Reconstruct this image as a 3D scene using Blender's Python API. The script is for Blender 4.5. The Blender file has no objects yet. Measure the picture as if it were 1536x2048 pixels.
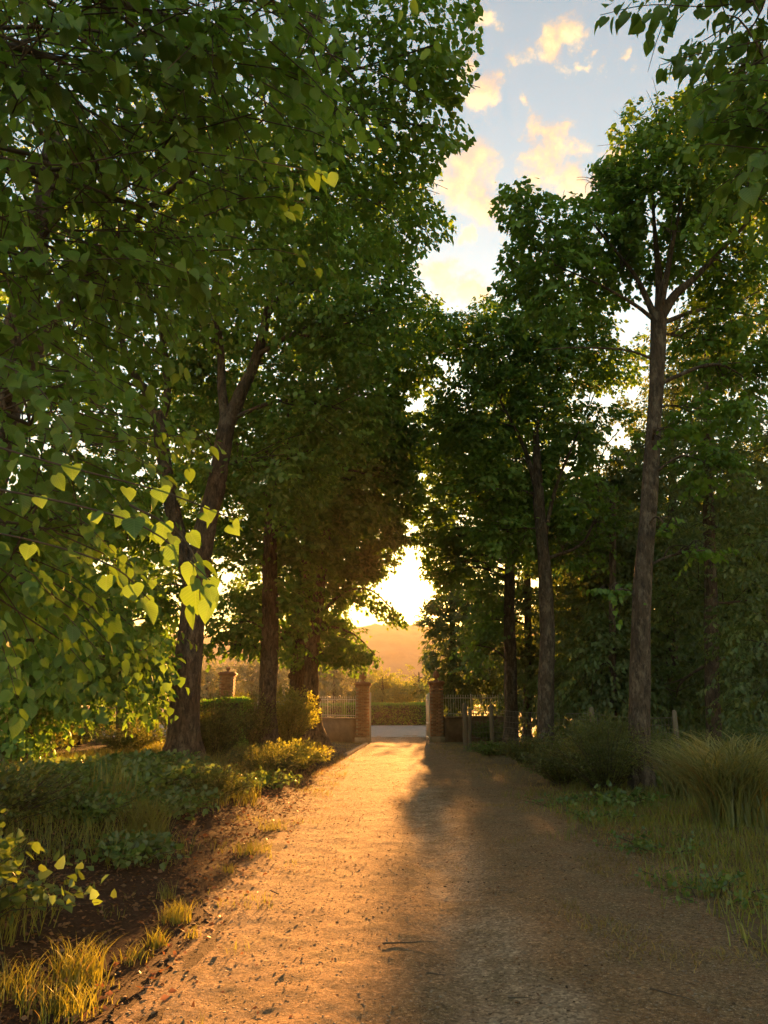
import bpy, math, random
import numpy as np
from mathutils import Vector, Matrix

# ------------------------------------------------------------------ camera, sky, sun, exposure
scene = bpy.context.scene
col = scene.collection
RAD = math.radians
F = 1479.0                      # focal length in pixels of the 1536 x 2048 photograph
PITCH = math.atan((1412 - 1024) / F)
EYE = 1.6
SUN_EL, SUN_AZ = RAD(8.6), RAD(3.65)

cam_d = bpy.data.cameras.new('camera')
cam_d.sensor_fit = 'VERTICAL'; cam_d.sensor_height = 36.0; cam_d.lens = 26.0
cam_d.clip_start = 0.05; cam_d.clip_end = 5000
cam = bpy.data.objects.new('camera', cam_d); col.objects.link(cam)
cam.location = (0, 0, EYE); cam.rotation_euler = (math.pi / 2 + PITCH, 0, 0)
scene.camera = cam

scene.view_settings.view_transform = 'Standard'; scene.view_settings.look = 'None'
scene.view_settings.gamma = 1.0; scene.view_settings.use_curve_mapping = False
scene.view_settings.exposure = 3.78
scene.render.engine = 'CYCLES'
cy = scene.cycles
cy.use_denoising = True; cy.use_adaptive_sampling = True; cy.adaptive_threshold = 0.02
cy.max_bounces = 6; cy.diffuse_bounces = 3; cy.glossy_bounces = 1; cy.transmission_bounces = 3
cy.transparent_max_bounces = 4; cy.volume_bounces = 0; cy.sample_clamp_indirect = 3.0
cy.caustics_reflective = False; cy.caustics_refractive = False

sun_dir = Vector((math.sin(SUN_AZ) * math.cos(SUN_EL), math.cos(SUN_AZ) * math.cos(SUN_EL), math.sin(SUN_EL)))
sd = bpy.data.lights.new('sun', 'SUN'); sd.energy = 2.9; sd.angle = RAD(0.7); sd.color = (1.0, 0.42, 0.10)
sun = bpy.data.objects.new('sun', sd); col.objects.link(sun)
sun.rotation_euler = (-sun_dir).to_track_quat('-Z', 'Y').to_euler(); sun.location = (3, 80, 40)

def pixdir(px, py):
    a, b = (px - 768) / F, (1024 - py) / F
    d = Vector((a, math.cos(PITCH) - b * math.sin(PITCH), math.sin(PITCH) + b * math.cos(PITCH)))
    return d
def P(px, py, Y):
    d = pixdir(px, py); t = Y / d.y
    return np.array((d.x * t, Y, EYE + d.z * t))
def G(px, py):
    d = pixdir(px, py); t = -EYE / d.z
    return np.array((d.x * t, d.y * t, 0.0))
def proj(p):
    x, y, z = p[:, 0], p[:, 1], p[:, 2] - EYE
    fw = y * math.cos(PITCH) + z * math.sin(PITCH)
    up = -y * math.sin(PITCH) + z * math.cos(PITCH)
    fw = np.where(fw < 0.05, 0.05, fw)
    return 768 + F * x / fw, 1024 - F * up / fw, fw

class NT:                                    # small node-tree helper
    def __init__(s, tree): s.t = tree; tree.nodes.clear()
    def n(s, typ, **kw):
        nd = s.t.nodes.new(typ)
        for k, v in kw.items():
            if k.startswith('i_'):
                key = k[2:]; key = int(key) if key.isdigit() else key.replace('_', ' ')
                if isinstance(v, bpy.types.NodeSocket): s.t.links.new(v, nd.inputs[key])
                else: nd.inputs[key].default_value = v
            else: setattr(nd, k, v)
        return nd
    def math(s, op, a, b=0.0, clamp=False):
        nd = s.t.nodes.new('ShaderNodeMath'); nd.operation = op; nd.use_clamp = clamp
        for i, v in enumerate((a, b)):
            if isinstance(v, bpy.types.NodeSocket): s.t.links.new(v, nd.inputs[i])
            else: nd.inputs[i].default_value = v
        return nd.outputs[0]
    def vmath(s, op, a, b):
        nd = s.t.nodes.new('ShaderNodeVectorMath'); nd.operation = op
        for i, v in enumerate((a, b)):
            if isinstance(v, bpy.types.NodeSocket): s.t.links.new(v, nd.inputs[i])
            else: nd.inputs[i].default_value = v
        return nd
    def ramp(s, fac, stops, interp='LINEAR'):
        nd = s.t.nodes.new('ShaderNodeValToRGB'); nd.color_ramp.interpolation = interp
        cr = nd.color_ramp
        while len(cr.elements) < len(stops): cr.elements.new(0.5)
        for e, (p, c) in zip(cr.elements, stops):
            e.position = p; e.color = (c, c, c, 1) if not hasattr(c, '__len__') else (*c, 1)
        s.t.links.new(fac, nd.inputs[0]); return nd.outputs[0]
    def mix(s, fac, a, b, typ='MIX'):
        nd = s.t.nodes.new('ShaderNodeMix'); nd.data_type = 'RGBA'; nd.blend_type = typ
        for i, v in ((0, fac), (6, a), (7, b)):
            if isinstance(v, bpy.types.NodeSocket): s.t.links.new(v, nd.inputs[i])
            else: nd.inputs[i].default_value = v if i == 0 else ((*v, 1) if len(v) == 3 else v)
        return nd.outputs[2]
    def noise(s, vec, scale, detail=4, rough=0.55, out=0):
        nd = s.n('ShaderNodeTexNoise', i_Scale=scale, i_Detail=detail, i_Roughness=rough)
        if vec is not None: s.t.links.new(vec, nd.inputs['Vector'])
        return nd.outputs[out]

world = bpy.data.worlds.new('World'); scene.world = world; world.use_nodes = True
N = NT(world.node_tree)
SKY_STRENGTH = 0.031
tc = N.n('ShaderNodeTexCoord').outputs['Generated']
sky = N.n('ShaderNodeTexSky', sky_type='NISHITA', sun_disc=False, sun_elevation=SUN_EL, sun_rotation=SUN_AZ,
          altitude=100.0, air_density=1.0, dust_density=0.4, ozone_density=1.2).outputs[0]
CLOUDS = [(945, 340, 60), (960, 400, 45), (915, 365, 50), (1095, 265, 42), (1110, 320, 48), (1150, 350, 50), (1085, 375, 50), (1000, 165, 42),
          (985, 190, 38), (1050, 95, 30), (1120, 75, 32), (1222, 145, 30), (1080, 185, 24), (885, 570, 48), (925, 600, 42), (965, 20, 30),
          (1000, 485, 24), (925, 478, 20), (955, 115, 30), (1215, 330, 40), (1135, 130, 26)]
sep = N.n('ShaderNodeSeparateXYZ', i_0=tc)
def cloud_density(vec):
    warp = N.vmath('SCALE', N.vmath('SUBTRACT', N.noise(vec, 11.0, 6, 0.62, 1), (0.5, 0.5, 0.5)).outputs[0], (0, 0, 0))
    warp.inputs[3].default_value = 0.13
    wv = N.vmath('ADD', vec, warp.outputs[0]).outputs[0]
    acc = None
    for (px, py, r) in CLOUDS:
        dist = N.vmath('DISTANCE', wv, tuple(pixdir(px, py).normalized())).outputs['Value']
        m = N.math('SUBTRACT', 1.0, N.math('DIVIDE', dist, 1.02 * r / F))
        acc = m if acc is None else N.math('MAXIMUM', acc, m)
    # scattered clouds over the unseen rest of the sky, thickened to add fill light
    sp = N.n('ShaderNodeSeparateXYZ', i_0=vec); zc = N.math('MAXIMUM', sp.outputs[2], 0.06)
    pl = N.n('ShaderNodeCombineXYZ', i_0=N.math('DIVIDE', sp.outputs[0], zc), i_1=N.math('DIVIDE', sp.outputs[1], zc), i_2=0.0).outputs[0]
    gen = N.math('MULTIPLY', N.math('SUBTRACT', N.noise(pl, 2.2, 6, 0.58), 0.49), 4.0)
    back = N.ramp(N.math('ADD', N.math('MULTIPLY', sp.outputs[1], 0.5), 0.5), [(0.66, 1.0), (0.80, 0.0)])
    gen = N.math('SUBTRACT', gen, N.math('MULTIPLY', N.math('SUBTRACT', 1.0, back), 2.0))
    acc = N.math('MAXIMUM', acc, gen)
    return N.math('ADD', acc, N.math('MULTIPLY', N.math('SUBTRACT', N.noise(vec, 58.0, 9, 0.68), 0.5), 1.9))
dens = cloud_density(tc)
dens_s = cloud_density(N.vmath('ADD', tc, tuple(v * 0.016 for v in (sun_dir - 0.55 * pixdir(1000, 300).normalized()).normalized())).outputs[0])
alpha = N.ramp(dens, [(0.02, 0.0), (0.22, 0.30), (0.50, 0.82), (0.95, 0.97)])
lightside = N.math('ADD', 0.42, N.math('MULTIPLY', N.math('SUBTRACT', dens, dens_s), 0.62), True)
ccol = N.ramp(lightside, [(0.05, (0.50, 0.40, 0.36)), (0.35, (0.80, 0.55, 0.32)), (0.60, (1.12, 0.72, 0.30)), (0.90, (1.35, 0.95, 0.45))])
# pale veil of high haze round the low sun, wide and smooth
sdot = N.vmath('DOT_PRODUCT', tc, tuple(sun_dir)).outputs['Value']
aur = N.math('POWER', N.math('MAXIMUM', sdot, 0.0), 60.0)
aur2 = N.math('POWER', N.math('MAXIMUM', sdot, 0.0), 900.0)
CLOUD_K = 0.072
skyc = N.mix(1.0, sky, (SKY_STRENGTH * 0.74, SKY_STRENGTH * 0.84, SKY_STRENGTH * 0.70), 'MULTIPLY')
glow = N.mix(1.0, N.mix(aur, (0, 0, 0), (0.05, 0.025, 0.008)), N.mix(aur2, (0, 0, 0), (0.9, 0.50, 0.15)), 'ADD')
lowz = N.ramp(sep.outputs[2], [(0.0, (1.0, 0.66, 0.30)), (0.10, (1.0, 0.72, 0.36)), (0.22, (1.0, 0.90, 0.74)), (0.40, (1.0, 1.0, 1.0))])
skyc = N.mix(1.0, N.mix(1.0, skyc, lowz, 'MULTIPLY'), glow, 'ADD')
cl = N.mix(1.0, ccol, (CLOUD_K, CLOUD_K, CLOUD_K), 'MULTIPLY')
fin = N.mix(alpha, skyc, N.mix(1.0, cl, N.mix(0.25, (0, 0, 0), skyc), 'ADD'))
bg = N.n('ShaderNodeBackground', i_0=fin, i_1=1.0)
N.n('ShaderNodeOutputWorld', i_0=bg.outputs[0])

# ------------------------------------------------------------------ numpy / mesh helpers
rng = np.random.default_rng(11)
def _hash(ix, iy, seed):
    h = (ix * 374761393 + iy * 668265263 + seed * 974711) & 0x7fffffff
    h = ((h ^ (h >> 13)) * 1274126177) & 0x7fffffff
    return ((h ^ (h >> 16)) & 0xffff) / 65535.0
def vnoise(x, y, seed=0):
    x = np.asarray(x, float); y = np.asarray(y, float)
    ix = np.floor(x).astype(np.int64); iy = np.floor(y).astype(np.int64)
    fx = x - ix; fy = y - iy; fx = fx * fx * (3 - 2 * fx); fy = fy * fy * (3 - 2 * fy)
    a = _hash(ix, iy, seed); b = _hash(ix + 1, iy, seed); c = _hash(ix, iy + 1, seed); d = _hash(ix + 1, iy + 1, seed)
    return (a * (1 - fx) + b * fx) * (1 - fy) + (c * (1 - fx) + d * fx) * fy
def fbm(x, y, seed=0, oct=4):
    s = 0; a = 0.5
    for i in range(oct):
        s = s + a * (vnoise(x * 2 ** i, y * 2 ** i, seed + i * 7) - 0.5); a *= 0.5
    return s
def np_mesh(name, verts, faces, mat=None, smooth=False):
    """faces: list of (M,k) index arrays"""
    me = bpy.data.meshes.new(name)
    verts = np.asarray(verts, np.float32)
    faces = [np.asarray(f, np.int32) for f in faces if len(f)]
    me.vertices.add(len(verts)); me.vertices.foreach_set('co', verts.ravel())
    tot = sum(f.size for f in faces); npoly = sum(len(f) for f in faces)
    me.loops.add(tot); me.loops.foreach_set('vertex_index', np.concatenate([f.ravel() for f in faces]))
    me.polygons.add(npoly)
    starts = []; o = 0
    for f in faces:
        starts.append(o + np.arange(len(f)) * f.shape[1]); o += f.size
    me.polygons.foreach_set('loop_start', np.concatenate(starts).astype(np.int32))
    if smooth: me.polygons.foreach_set('use_smooth', np.ones(npoly, bool))
    me.update(calc_edges=True)
    if mat: me.materials.append(mat)
    return me
def link(name, me, parent=None, loc=None):
    o = bpy.data.objects.new(name, me); col.objects.link(o)
    if parent is not None: o.parent = parent
    if loc is not None: o.location = loc
    return o
def tag(o, label=None, cat=None, group=None, kind=None):
    if label: o['label'] = label
    if cat: o['category'] = cat
    if group: o['group'] = group
    if kind: o['kind'] = kind
    return o
def thing(name, loc, label, cat, group=None):
    o = bpy.data.objects.new(name, None); o.location = tuple(loc); o.empty_display_size = 0.2
    col.objects.link(o); return tag(o, label, cat, group)

class MB:
    """collects pieces into one mesh (tris and quads)"""
    def __init__(s): s.v = []; s.q = []; s.t = []; s.n = 0
    def add(s, v, q=None, t=None):
        v = np.asarray(v, float)
        if q is not None and len(q): s.q.append(np.asarray(q) + s.n)
        if t is not None and len(t): s.t.append(np.asarray(t) + s.n)
        s.v.append(v); s.n += len(v)
    def box(s, lo, hi, taper=0.0):
        x0, y0, z0 = lo; x1, y1, z1 = hi; t = taper
        s.add([(x0, y0, z0), (x1, y0, z0), (x1, y1, z0), (x0, y1, z0), (x0 + t, y0 + t, z1), (x1 - t, y0 + t, z1), (x1 - t, y1 - t, z1), (x0 + t, y1 - t, z1)],
              [(0, 3, 2, 1), (4, 5, 6, 7), (0, 1, 5, 4), (1, 2, 6, 5), (2, 3, 7, 6), (3, 0, 4, 7)])
    def tube(s, pts, rad, sides=8, wob=0.0, cap=True, seed=0):
        pts = np.asarray(pts, float); rad = np.asarray(rad, float); n = len(pts)
        tang = np.gradient(pts, axis=0); tang /= np.linalg.norm(tang, axis=1)[:, None] + 1e-9
        ref = np.array((1.0, 0.03, 0.02)) if abs(tang[0][0]) < 0.8 else np.array((0.02, 1.0, 0.03))
        u = np.cross(tang, ref); u /= np.linalg.norm(u, axis=1)[:, None] + 1e-9
        w = np.cross(tang, u)
        a = np.linspace(0, 2 * np.pi, sides, endpoint=False)
        R = rad[:, None] * np.ones((1, sides))
        if wob:
            R = R * (1 + wob * (fbm(np.cos(a)[None, :] * 2.2 + 7 + seed * 3.1 + 0 * R, np.arange(n)[:, None] * 0.35 + np.sin(a)[None, :] * 2.2 + seed, seed, 3)) * 2)
        v = pts[:, None, :] + R[..., None] * (np.cos(a)[None, :, None] * u[:, None, :] + np.sin(a)[None, :, None] * w[:, None, :])
        i = np.arange(n - 1)[:, None] * sides; j = np.arange(sides)[None, :]; j2 = (j + 1) % sides
        q = np.stack([i + j, i + j2, i + sides + j2, i + sides + j], -1).reshape(-1, 4)
        s.add(v.reshape(-1, 3), q)
        if cap:
            c = s.n; s.add([pts[-1] + tang[-1] * rad[-1] * 0.6], None, None)
            b = c - sides
            s.t.append(np.stack([b + np.arange(sides), b + (np.arange(sides) + 1) % sides, np.full(sides, c)], -1))
    def lathe(s, prof, cx, cy, sides=16):
        prof = np.asarray(prof, float); n = len(prof)
        a = np.linspace(0, 2 * np.pi, sides, endpoint=False)
        v = np.stack([cx + prof[:, :1] * np.cos(a), cy + prof[:, :1] * np.sin(a), prof[:, 1:2] + 0 * a[None, :]], -1).reshape(-1, 3)
        i = np.arange(n - 1)[:, None] * sides; j = np.arange(sides)[None, :]; j2 = (j + 1) % sides
        s.add(v, np.stack([i + j, i + j2, i + sides + j2, i + sides + j], -1).reshape(-1, 4))
    def mesh(s, name, mat, off=(0, 0, 0), smooth=False):
        v = np.concatenate(s.v) - np.asarray(off)
        fs = []
        if s.q: fs.append(np.concatenate(s.q))
        if s.t: fs.append(np.concatenate(s.t))
        return np_mesh(name, v, fs, mat, smooth)
def spline(pts, n):
    """Catmull-Rom through pts (any dimension), n samples"""
    p = np.asarray(pts, float); p = np.vstack([2 * p[0] - p[1], p, 2 * p[-1] - p[-2]])
    m = len(p) - 3; out = []
    for t in np.linspace(0, m - 1e-6, n):
        i = int(t); f = t - i; a, b, c, d = p[i:i + 4]
        out.append(0.5 * ((2 * b) + (-a + c) * f + (2 * a - 5 * b + 4 * c - d) * f * f + (-a + 3 * b - 3 * c + d) * f ** 3))
    return np.array(out)
def nrm(a): return a / (np.linalg.norm(a, axis=-1, keepdims=True) + 1e-9)
def inpoly(x, y, poly):
    x = np.asarray(x); y = np.asarray(y); r = np.zeros(x.shape, bool); n = len(poly)
    for i in range(n):
        x0, y0 = poly[i]; x1, y1 = poly[(i + 1) % n]
        c = ((y0 > y) != (y1 > y)) & (x < (x1 - x0) * (y - y0) / (y1 - y0 + 1e-9) + x0)
        r ^= c
    return r

# ------------------------------------------------------------------ materials
def new_mat(name):
    m = bpy.data.materials.new(name); m.use_nodes = True; return m, NT(m.node_tree)
def leaf_mat(name, c1, c2, trans, tmix=0.42, gloss=0.05, rough=0.42, patch=0.7, veins=False):
    m, n = new_mat(name)
    g = n.n('ShaderNodeNewGeometry'); oi = n.n('ShaderNodeObjectInfo')
    r = n.math('FRACT', n.math('ADD', g.outputs['Random Per Island'], oi.outputs['Random']))
    tcn = n.n('ShaderNodeTexCoord').outputs['Object']
    pn = n.noise(tcn, patch, 2)
    c = n.mix(r, c1, c2)
    c = n.mix(1.0, c, n.ramp(pn, [(0.35, 0.72), (0.65, 1.25)]), 'MULTIPLY')
    if veins:
        uv = n.n('ShaderNodeSeparateXYZ', i_0=n.n('ShaderNodeUVMap').outputs[0])
        ax = n.math('ABSOLUTE', uv.outputs[0])
        rib = n.math('LESS_THAN', ax, 0.022)
        side = n.math('GREATER_THAN', n.math('SINE', n.math('MULTIPLY', n.math('SUBTRACT', uv.outputs[1], n.math('MULTIPLY', ax, 0.85)), 46.0)), 0.80)
        c = n.mix(n.math('MULTIPLY', n.math('MAXIMUM', rib, side), 0.35), c, (0.09, 0.135, 0.05))
        c = n.mix(n.ramp(n.noise(tcn, 55.0, 3), [(0.66, 0.0), (0.74, 0.6)]), c, (0.10, 0.075, 0.03))
    t = n.mix(1.0, c, (*[v * tmix * 2.0 for v in trans], 1), 'MULTIPLY')
    dif = n.n('ShaderNodeBsdfDiffuse', i_Color=c); tr = n.n('ShaderNodeBsdfTranslucent', i_Color=t)
    mx = n.n('ShaderNodeAddShader', i_0=dif.outputs[0], i_1=tr.outputs[0])
    gl = n.n('ShaderNodeBsdfGlossy', i_Color=(0.8, 0.85, 0.8, 1), i_Roughness=rough)
    mx2 = n.n('ShaderNodeMixShader', i_0=gloss, i_1=mx.outputs[0], i_2=gl.outputs[0])
    n.n('ShaderNodeOutputMaterial', i_0=mx2.outputs[0]); return m
def solid(name, c1, c2, scale=6.0, rough=0.85, bump=0.0, bscale=40.0, vec=None, dist=0.02):
    m, n = new_mat(name)
    t = n.n('ShaderNodeTexCoord').outputs['Object']
    if vec:
        t = n.n('ShaderNodeMapping', i_0=t, i_3=vec).outputs[0]
    c = n.mix(n.ramp(n.noise(t, scale, 5, 0.6), [(0.32, 0.0), (0.68, 1.0)]), c1, c2)
    b = n.n('ShaderNodeBsdfPrincipled', i_Base_Color=c, i_Roughness=rough)
    if bump:
        bp = n.n('ShaderNodeBump', i_Strength=bump, i_Distance=dist, i_Height=n.noise(t, bscale, 5, 0.65))
        n.t.links.new(bp.outputs[0], b.inputs['Normal'])
    n.n('ShaderNodeOutputMaterial', i_0=b.outputs[0]); return m
M = {}
M['linden'] = leaf_mat('linden_leaf', (0.048, 0.098, 0.016), (0.086, 0.148, 0.023), (1.5, 1.5, 0.7), 0.38, 0.03)
M['linden_near'] = leaf_mat('linden_leaf_veined', (0.048, 0.098, 0.016), (0.086, 0.148, 0.023), (1.5, 1.5, 0.7), 0.38, 0.03, veins=True)
M['linden_lime'] = leaf_mat('linden_leaf_young', (0.055, 0.100, 0.018), (0.085, 0.135, 0.024), (1.6, 1.6, 0.7), 0.45)
M['ever'] = leaf_mat('evergreen_leaf', (0.046, 0.080, 0.024), (0.088, 0.115, 0.038), (1.5, 1.4, 0.7), 0.42)
M['olive'] = leaf_mat('olive_leaf', (0.085, 0.105, 0.055), (0.14, 0.155, 0.085), (1.5, 1.3, 0.7), 0.32)
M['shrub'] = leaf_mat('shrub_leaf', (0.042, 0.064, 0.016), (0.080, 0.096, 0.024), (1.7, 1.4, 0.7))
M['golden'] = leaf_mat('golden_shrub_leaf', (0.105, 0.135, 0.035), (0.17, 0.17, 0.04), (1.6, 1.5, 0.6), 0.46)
M['hedge'] = leaf_mat('hedge_leaf', (0.055, 0.120, 0.022), (0.10, 0.165, 0.03), (1.5, 1.7, 0.6), 0.5)
M['ivy'] = leaf_mat('ground_plant_leaf', (0.045, 0.085, 0.020), (0.078, 0.12, 0.03), (1.7, 1.5, 0.7), 0.40, 0.06, 0.35)
M['grass'] = leaf_mat('grass_blade', (0.080, 0.096, 0.016), (0.130, 0.135, 0.024), (1.6, 1.4, 0.6), 0.42)
M['pampas'] = leaf_mat('pampas_blade', (0.090, 0.105, 0.038), (0.19, 0.19, 0.075), (1.5, 1.3, 0.7), 0.38, 0.05)
M['dry'] = leaf_mat('dry_grass_blade', (0.19, 0.135, 0.05), (0.11, 0.10, 0.03), (1.5, 1.2, 0.6), 0.35)
M['litter'] = leaf_mat('dead_leaf', (0.11, 0.055, 0.028), (0.19, 0.11, 0.055), (1.3, 1.0, 0.7), 0.2, 0.04)
def bark(name, a, b, lich, k=1.0):
    m, n = new_mat(name)
    t = n.n('ShaderNodeTexCoord').outputs['Object']
    st = n.n('ShaderNodeMapping', i_0=t, i_3=(1, 1, 0.22)).outputs[0]
    fis = n.noise(st, 17.0, 8, 0.75)
    c = n.mix(n.ramp(fis, [(0.40, 0.0), (0.58, 1.0)]), a, b)
    pl = n.ramp(n.noise(n.n('ShaderNodeMapping', i_0=t, i_3=(1, 1, 0.45)).outputs[0], 6.0, 6, 0.75), [(0.50, 0.0), (0.60, k)])
    c = n.mix(pl, c, lich)
    v = n.n('ShaderNodeTexVoronoi', i_Vector=st, i_Scale=34.0)
    hgt = n.math('ADD', n.math('MULTIPLY', fis, 1.0), n.math('MULTIPLY', v.outputs[0], 0.35))
    bp = n.n('ShaderNodeBump', i_Strength=1.0, i_Distance=0.055, i_Height=hgt)
    bs = n.n('ShaderNodeBsdfPrincipled', i_Base_Color=c, i_Roughness=0.9, i_Normal=bp.outputs[0])
    n.n('ShaderNodeOutputMaterial', i_0=bs.outputs[0]); return m
M['bark'] = bark('linden_bark', (0.028, 0.018, 0.013), (0.105, 0.070, 0.048), (0.19, 0.145, 0.105), 0.7)
M['bark_grey'] = bark('grey_bark', (0.030, 0.020, 0.015), (0.10, 0.072, 0.054), (0.20, 0.16, 0.125), 0.75)
M['twig'] = solid('twig_bark', (0.05, 0.035, 0.025), (0.10, 0.07, 0.05), 9.0, 0.9)
M['wood'] = solid('weathered_wood', (0.13, 0.10, 0.075), (0.23, 0.19, 0.145), 14.0, 0.9, 0.5, 40.0, (1, 1, 0.12))
M['plaster'] = solid('wall_plaster', (0.17, 0.105, 0.070), (0.27, 0.18, 0.125), 3.0, 0.92, 0.5, 30.0)
M['stone'] = solid('coping_stone', (0.26, 0.20, 0.15), (0.38, 0.31, 0.24), 6.0, 0.9, 0.4, 40.0)
M['mortar'] = solid('mortar', (0.30, 0.24, 0.185), (0.38, 0.31, 0.24), 12.0, 0.95, 0.4, 60.0)
M['iron'] = solid('pale_painted_iron', (0.46, 0.46, 0.43), (0.60, 0.59, 0.55), 8.0, 0.5, 0.1)
M['wire'] = solid('rusty_wire', (0.16, 0.13, 0.11), (0.25, 0.21, 0.18), 8.0, 0.6)
M['asphalt'] = solid('road_asphalt', (0.17, 0.16, 0.15), (0.24, 0.225, 0.205), 3.0, 0.85, 0.3, 90.0)
M['stick'] = solid('stick_bark', (0.07, 0.05, 0.035), (0.14, 0.10, 0.07), 20.0, 0.9, 0.4, 60.0)
def brick_mat():
    m, n = new_mat('brick_clay')
    r = n.n('ShaderNodeObjectInfo').outputs['Random']
    t = n.n('ShaderNodeTexCoord').outputs['Object']
    c = n.ramp(r, [(0.0, (0.22, 0.095, 0.055)), (0.4, (0.31, 0.15, 0.085)), (0.75, (0.38, 0.205, 0.12)), (1.0, (0.27, 0.155, 0.105))])
    c = n.mix(n.ramp(n.noise(t, 18.0, 4), [(0.4, 0.0), (0.8, 0.5)]), c, (0.36, 0.27, 0.19))
    bp = n.n('ShaderNodeBump', i_Strength=0.5, i_Distance=0.01, i_Height=n.noise(t, 60.0, 4))
    b = n.n('ShaderNodeBsdfPrincipled', i_Base_Color=c, i_Roughness=0.9, i_Normal=bp.outputs[0])
    n.n('ShaderNodeOutputMaterial', i_0=b.outputs[0]); return m
M['brick'] = brick_mat()
M['terracotta'] = solid('terracotta', (0.25, 0.12, 0.075), (0.34, 0.18, 0.11), 10.0, 0.85, 0.3, 50.0)
def ground_mat():
    m, n = new_mat('ground_soil')
    t = n.n('ShaderNodeTexCoord').outputs['Object']
    sp = n.n('ShaderNodeSeparateXYZ', i_0=t)
    wob = n.math('MULTIPLY', n.math('SUBTRACT', n.noise(t, 0.9, 5), 0.5), 1.8)
    xx = n.math('ADD', sp.outputs[0], wob)
    f1 = n.noise(t, 7.0, 6, 0.7); f2 = n.noise(t, 42.0, 5, 0.7)
    lit = n.mix(n.ramp(f2, [(0.35, 0.0), (0.68, 1.0)]), (0.026, 0.014, 0.009), (0.080, 0.043, 0.024))
    grs = n.mix(n.ramp(f1, [(0.35, 0.0), (0.65, 1.0)]), (0.12, 0.085, 0.042), (0.20, 0.145, 0.075))
    grs = n.mix(n.ramp(f2, [(0.45, 0.0), (0.75, 0.7)]), grs, (0.10, 0.068, 0.036))
    side = n.ramp(n.math('ADD', n.math('MULTIPLY', xx, 0.1), 0.5), [(0.46, 0.0), (0.58, 1.0)])
    c = n.mix(side, lit, grs)
    far = n.ramp(n.math('MULTIPLY', sp.outputs[1], 0.01), [(0.26, 0.0), (0.36, 1.0)])
    c = n.mix(far, c, n.mix(f1, (0.10, 0.085, 0.04), (0.17, 0.14, 0.06)))
    hgt = n.math('ADD', n.math('MULTIPLY', f1, 0.6), n.math('MULTIPLY', f2, 0.4))
    bp = n.n('ShaderNodeBump', i_Strength=0.8, i_Distance=0.05, i_Height=hgt)
    b = n.n('ShaderNodeBsdfPrincipled', i_Base_Color=c, i_Roughness=0.95, i_Normal=bp.outputs[0])
    b.inputs['Specular IOR Level'].default_value = 0.15
    n.n('ShaderNodeOutputMaterial', i_0=b.outputs[0]); return m
M['ground'] = ground_mat()
def path_mat():
    m, n = new_mat('path_dirt')
    t = n.n('ShaderNodeTexCoord').outputs['Object']
    sp = n.n('ShaderNodeSeparateXYZ', i_0=t)
    wob = n.math('MULTIPLY', n.math('SUBTRACT', n.noise(t, 0.8, 5, 0.6), 0.5), 1.3)
    xx = n.math('ADD', sp.outputs[0], wob)
    f1 = n.noise(t, 3.0, 6, 0.7); f2 = n.noise(t, 30.0, 6, 0.72); f3 = n.noise(t, 120.0, 3, 0.7)
    dirt = n.mix(n.ramp(f1, [(0.35, 0.0), (0.65, 1.0)]), (0.185, 0.104, 0.047), (0.30, 0.178, 0.086))
    # worn wheel tracks of compacted grey dust
    u = n.math('ADD', n.math('MULTIPLY', xx, 0.125), 0.5)
    tr = n.ramp(u, [(0.30, 0.0), (0.38, 0.5), (0.43, 0.1), (0.53, 0.15), (0.57, 1.0), (0.61, 0.9), (0.65, 0.0)])
    dirt = n.mix(n.math('MULTIPLY', tr, n.ramp(f1, [(0.3, 1.0), (0.75, 0.3)])), dirt, (0.40, 0.315, 0.22))
    # thin dry moss and turf on the right half
    ms = n.math('MULTIPLY', n.ramp(u, [(0.60, 0.0), (0.74, 1.0)]), n.ramp(f1, [(0.38, 0.15), (0.62, 0.95)]))
    dirt = n.mix(ms, dirt, n.mix(f2, (0.14, 0.096, 0.048), (0.215, 0.155, 0.08)))
    mg = n.ramp(n.noise(t, 1.7, 6, 0.7), [(0.47, 0.0), (0.62, 0.75)])
    dirt = n.mix(mg, dirt, (0.15, 0.105, 0.05))
    dirt = n.mix(n.ramp(f2, [(0.50, 0.0), (0.62, 0.85)]), dirt, (0.095, 0.060, 0.036))
    dirt = n.mix(n.ramp(n.noise(t, 9.0, 6, 0.75), [(0.52, 0.0), (0.66, 0.6)]), dirt, (0.13, 0.085, 0.048))
    dirt = n.mix(n.ramp(f3, [(0.54, 0.0), (0.66, 0.75)]), dirt, (0.46, 0.375, 0.27))
    vg = n.n('ShaderNodeTexVoronoi', i_Vector=t, i_Scale=58.0); vs = n.n('ShaderNodeSeparateColor', i_0=vg.outputs['Color'])
    dirt = n.mix(0.75, dirt, n.mix(1.0, dirt, n.ramp(vs.outputs[0], [(0.0, 0.62), (0.55, 1.08), (0.85, 1.35), (1.0, 2.0)]), 'MULTIPLY'))
    hgt = n.math('ADD', n.math('ADD', n.math('MULTIPLY', f1, 0.5), n.math('MULTIPLY', f2, 0.4)), n.math('ADD', n.math('MULTIPLY', f3, 0.10), n.math('MULTIPLY', vs.outputs[1], 0.10)))
    bp = n.n('ShaderNodeBump', i_Strength=0.9, i_Distance=0.035, i_Height=hgt)
    b = n.n('ShaderNodeBsdfPrincipled', i_Base_Color=dirt, i_Roughness=0.95, i_Normal=bp.outputs[0])
    b.inputs['Specular IOR Level'].default_value = 0.12
    n.n('ShaderNodeOutputMaterial', i_0=b.outputs[0]); return m
M['path'] = path_mat()
M['pebble'] = solid('pebble_stone', (0.17, 0.125, 0.085), (0.34, 0.27, 0.20), 3.0, 0.9)
M['clod'] = solid('dark_soil_clod', (0.045, 0.028, 0.018), (0.10, 0.062, 0.038), 3.0, 0.95)
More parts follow.
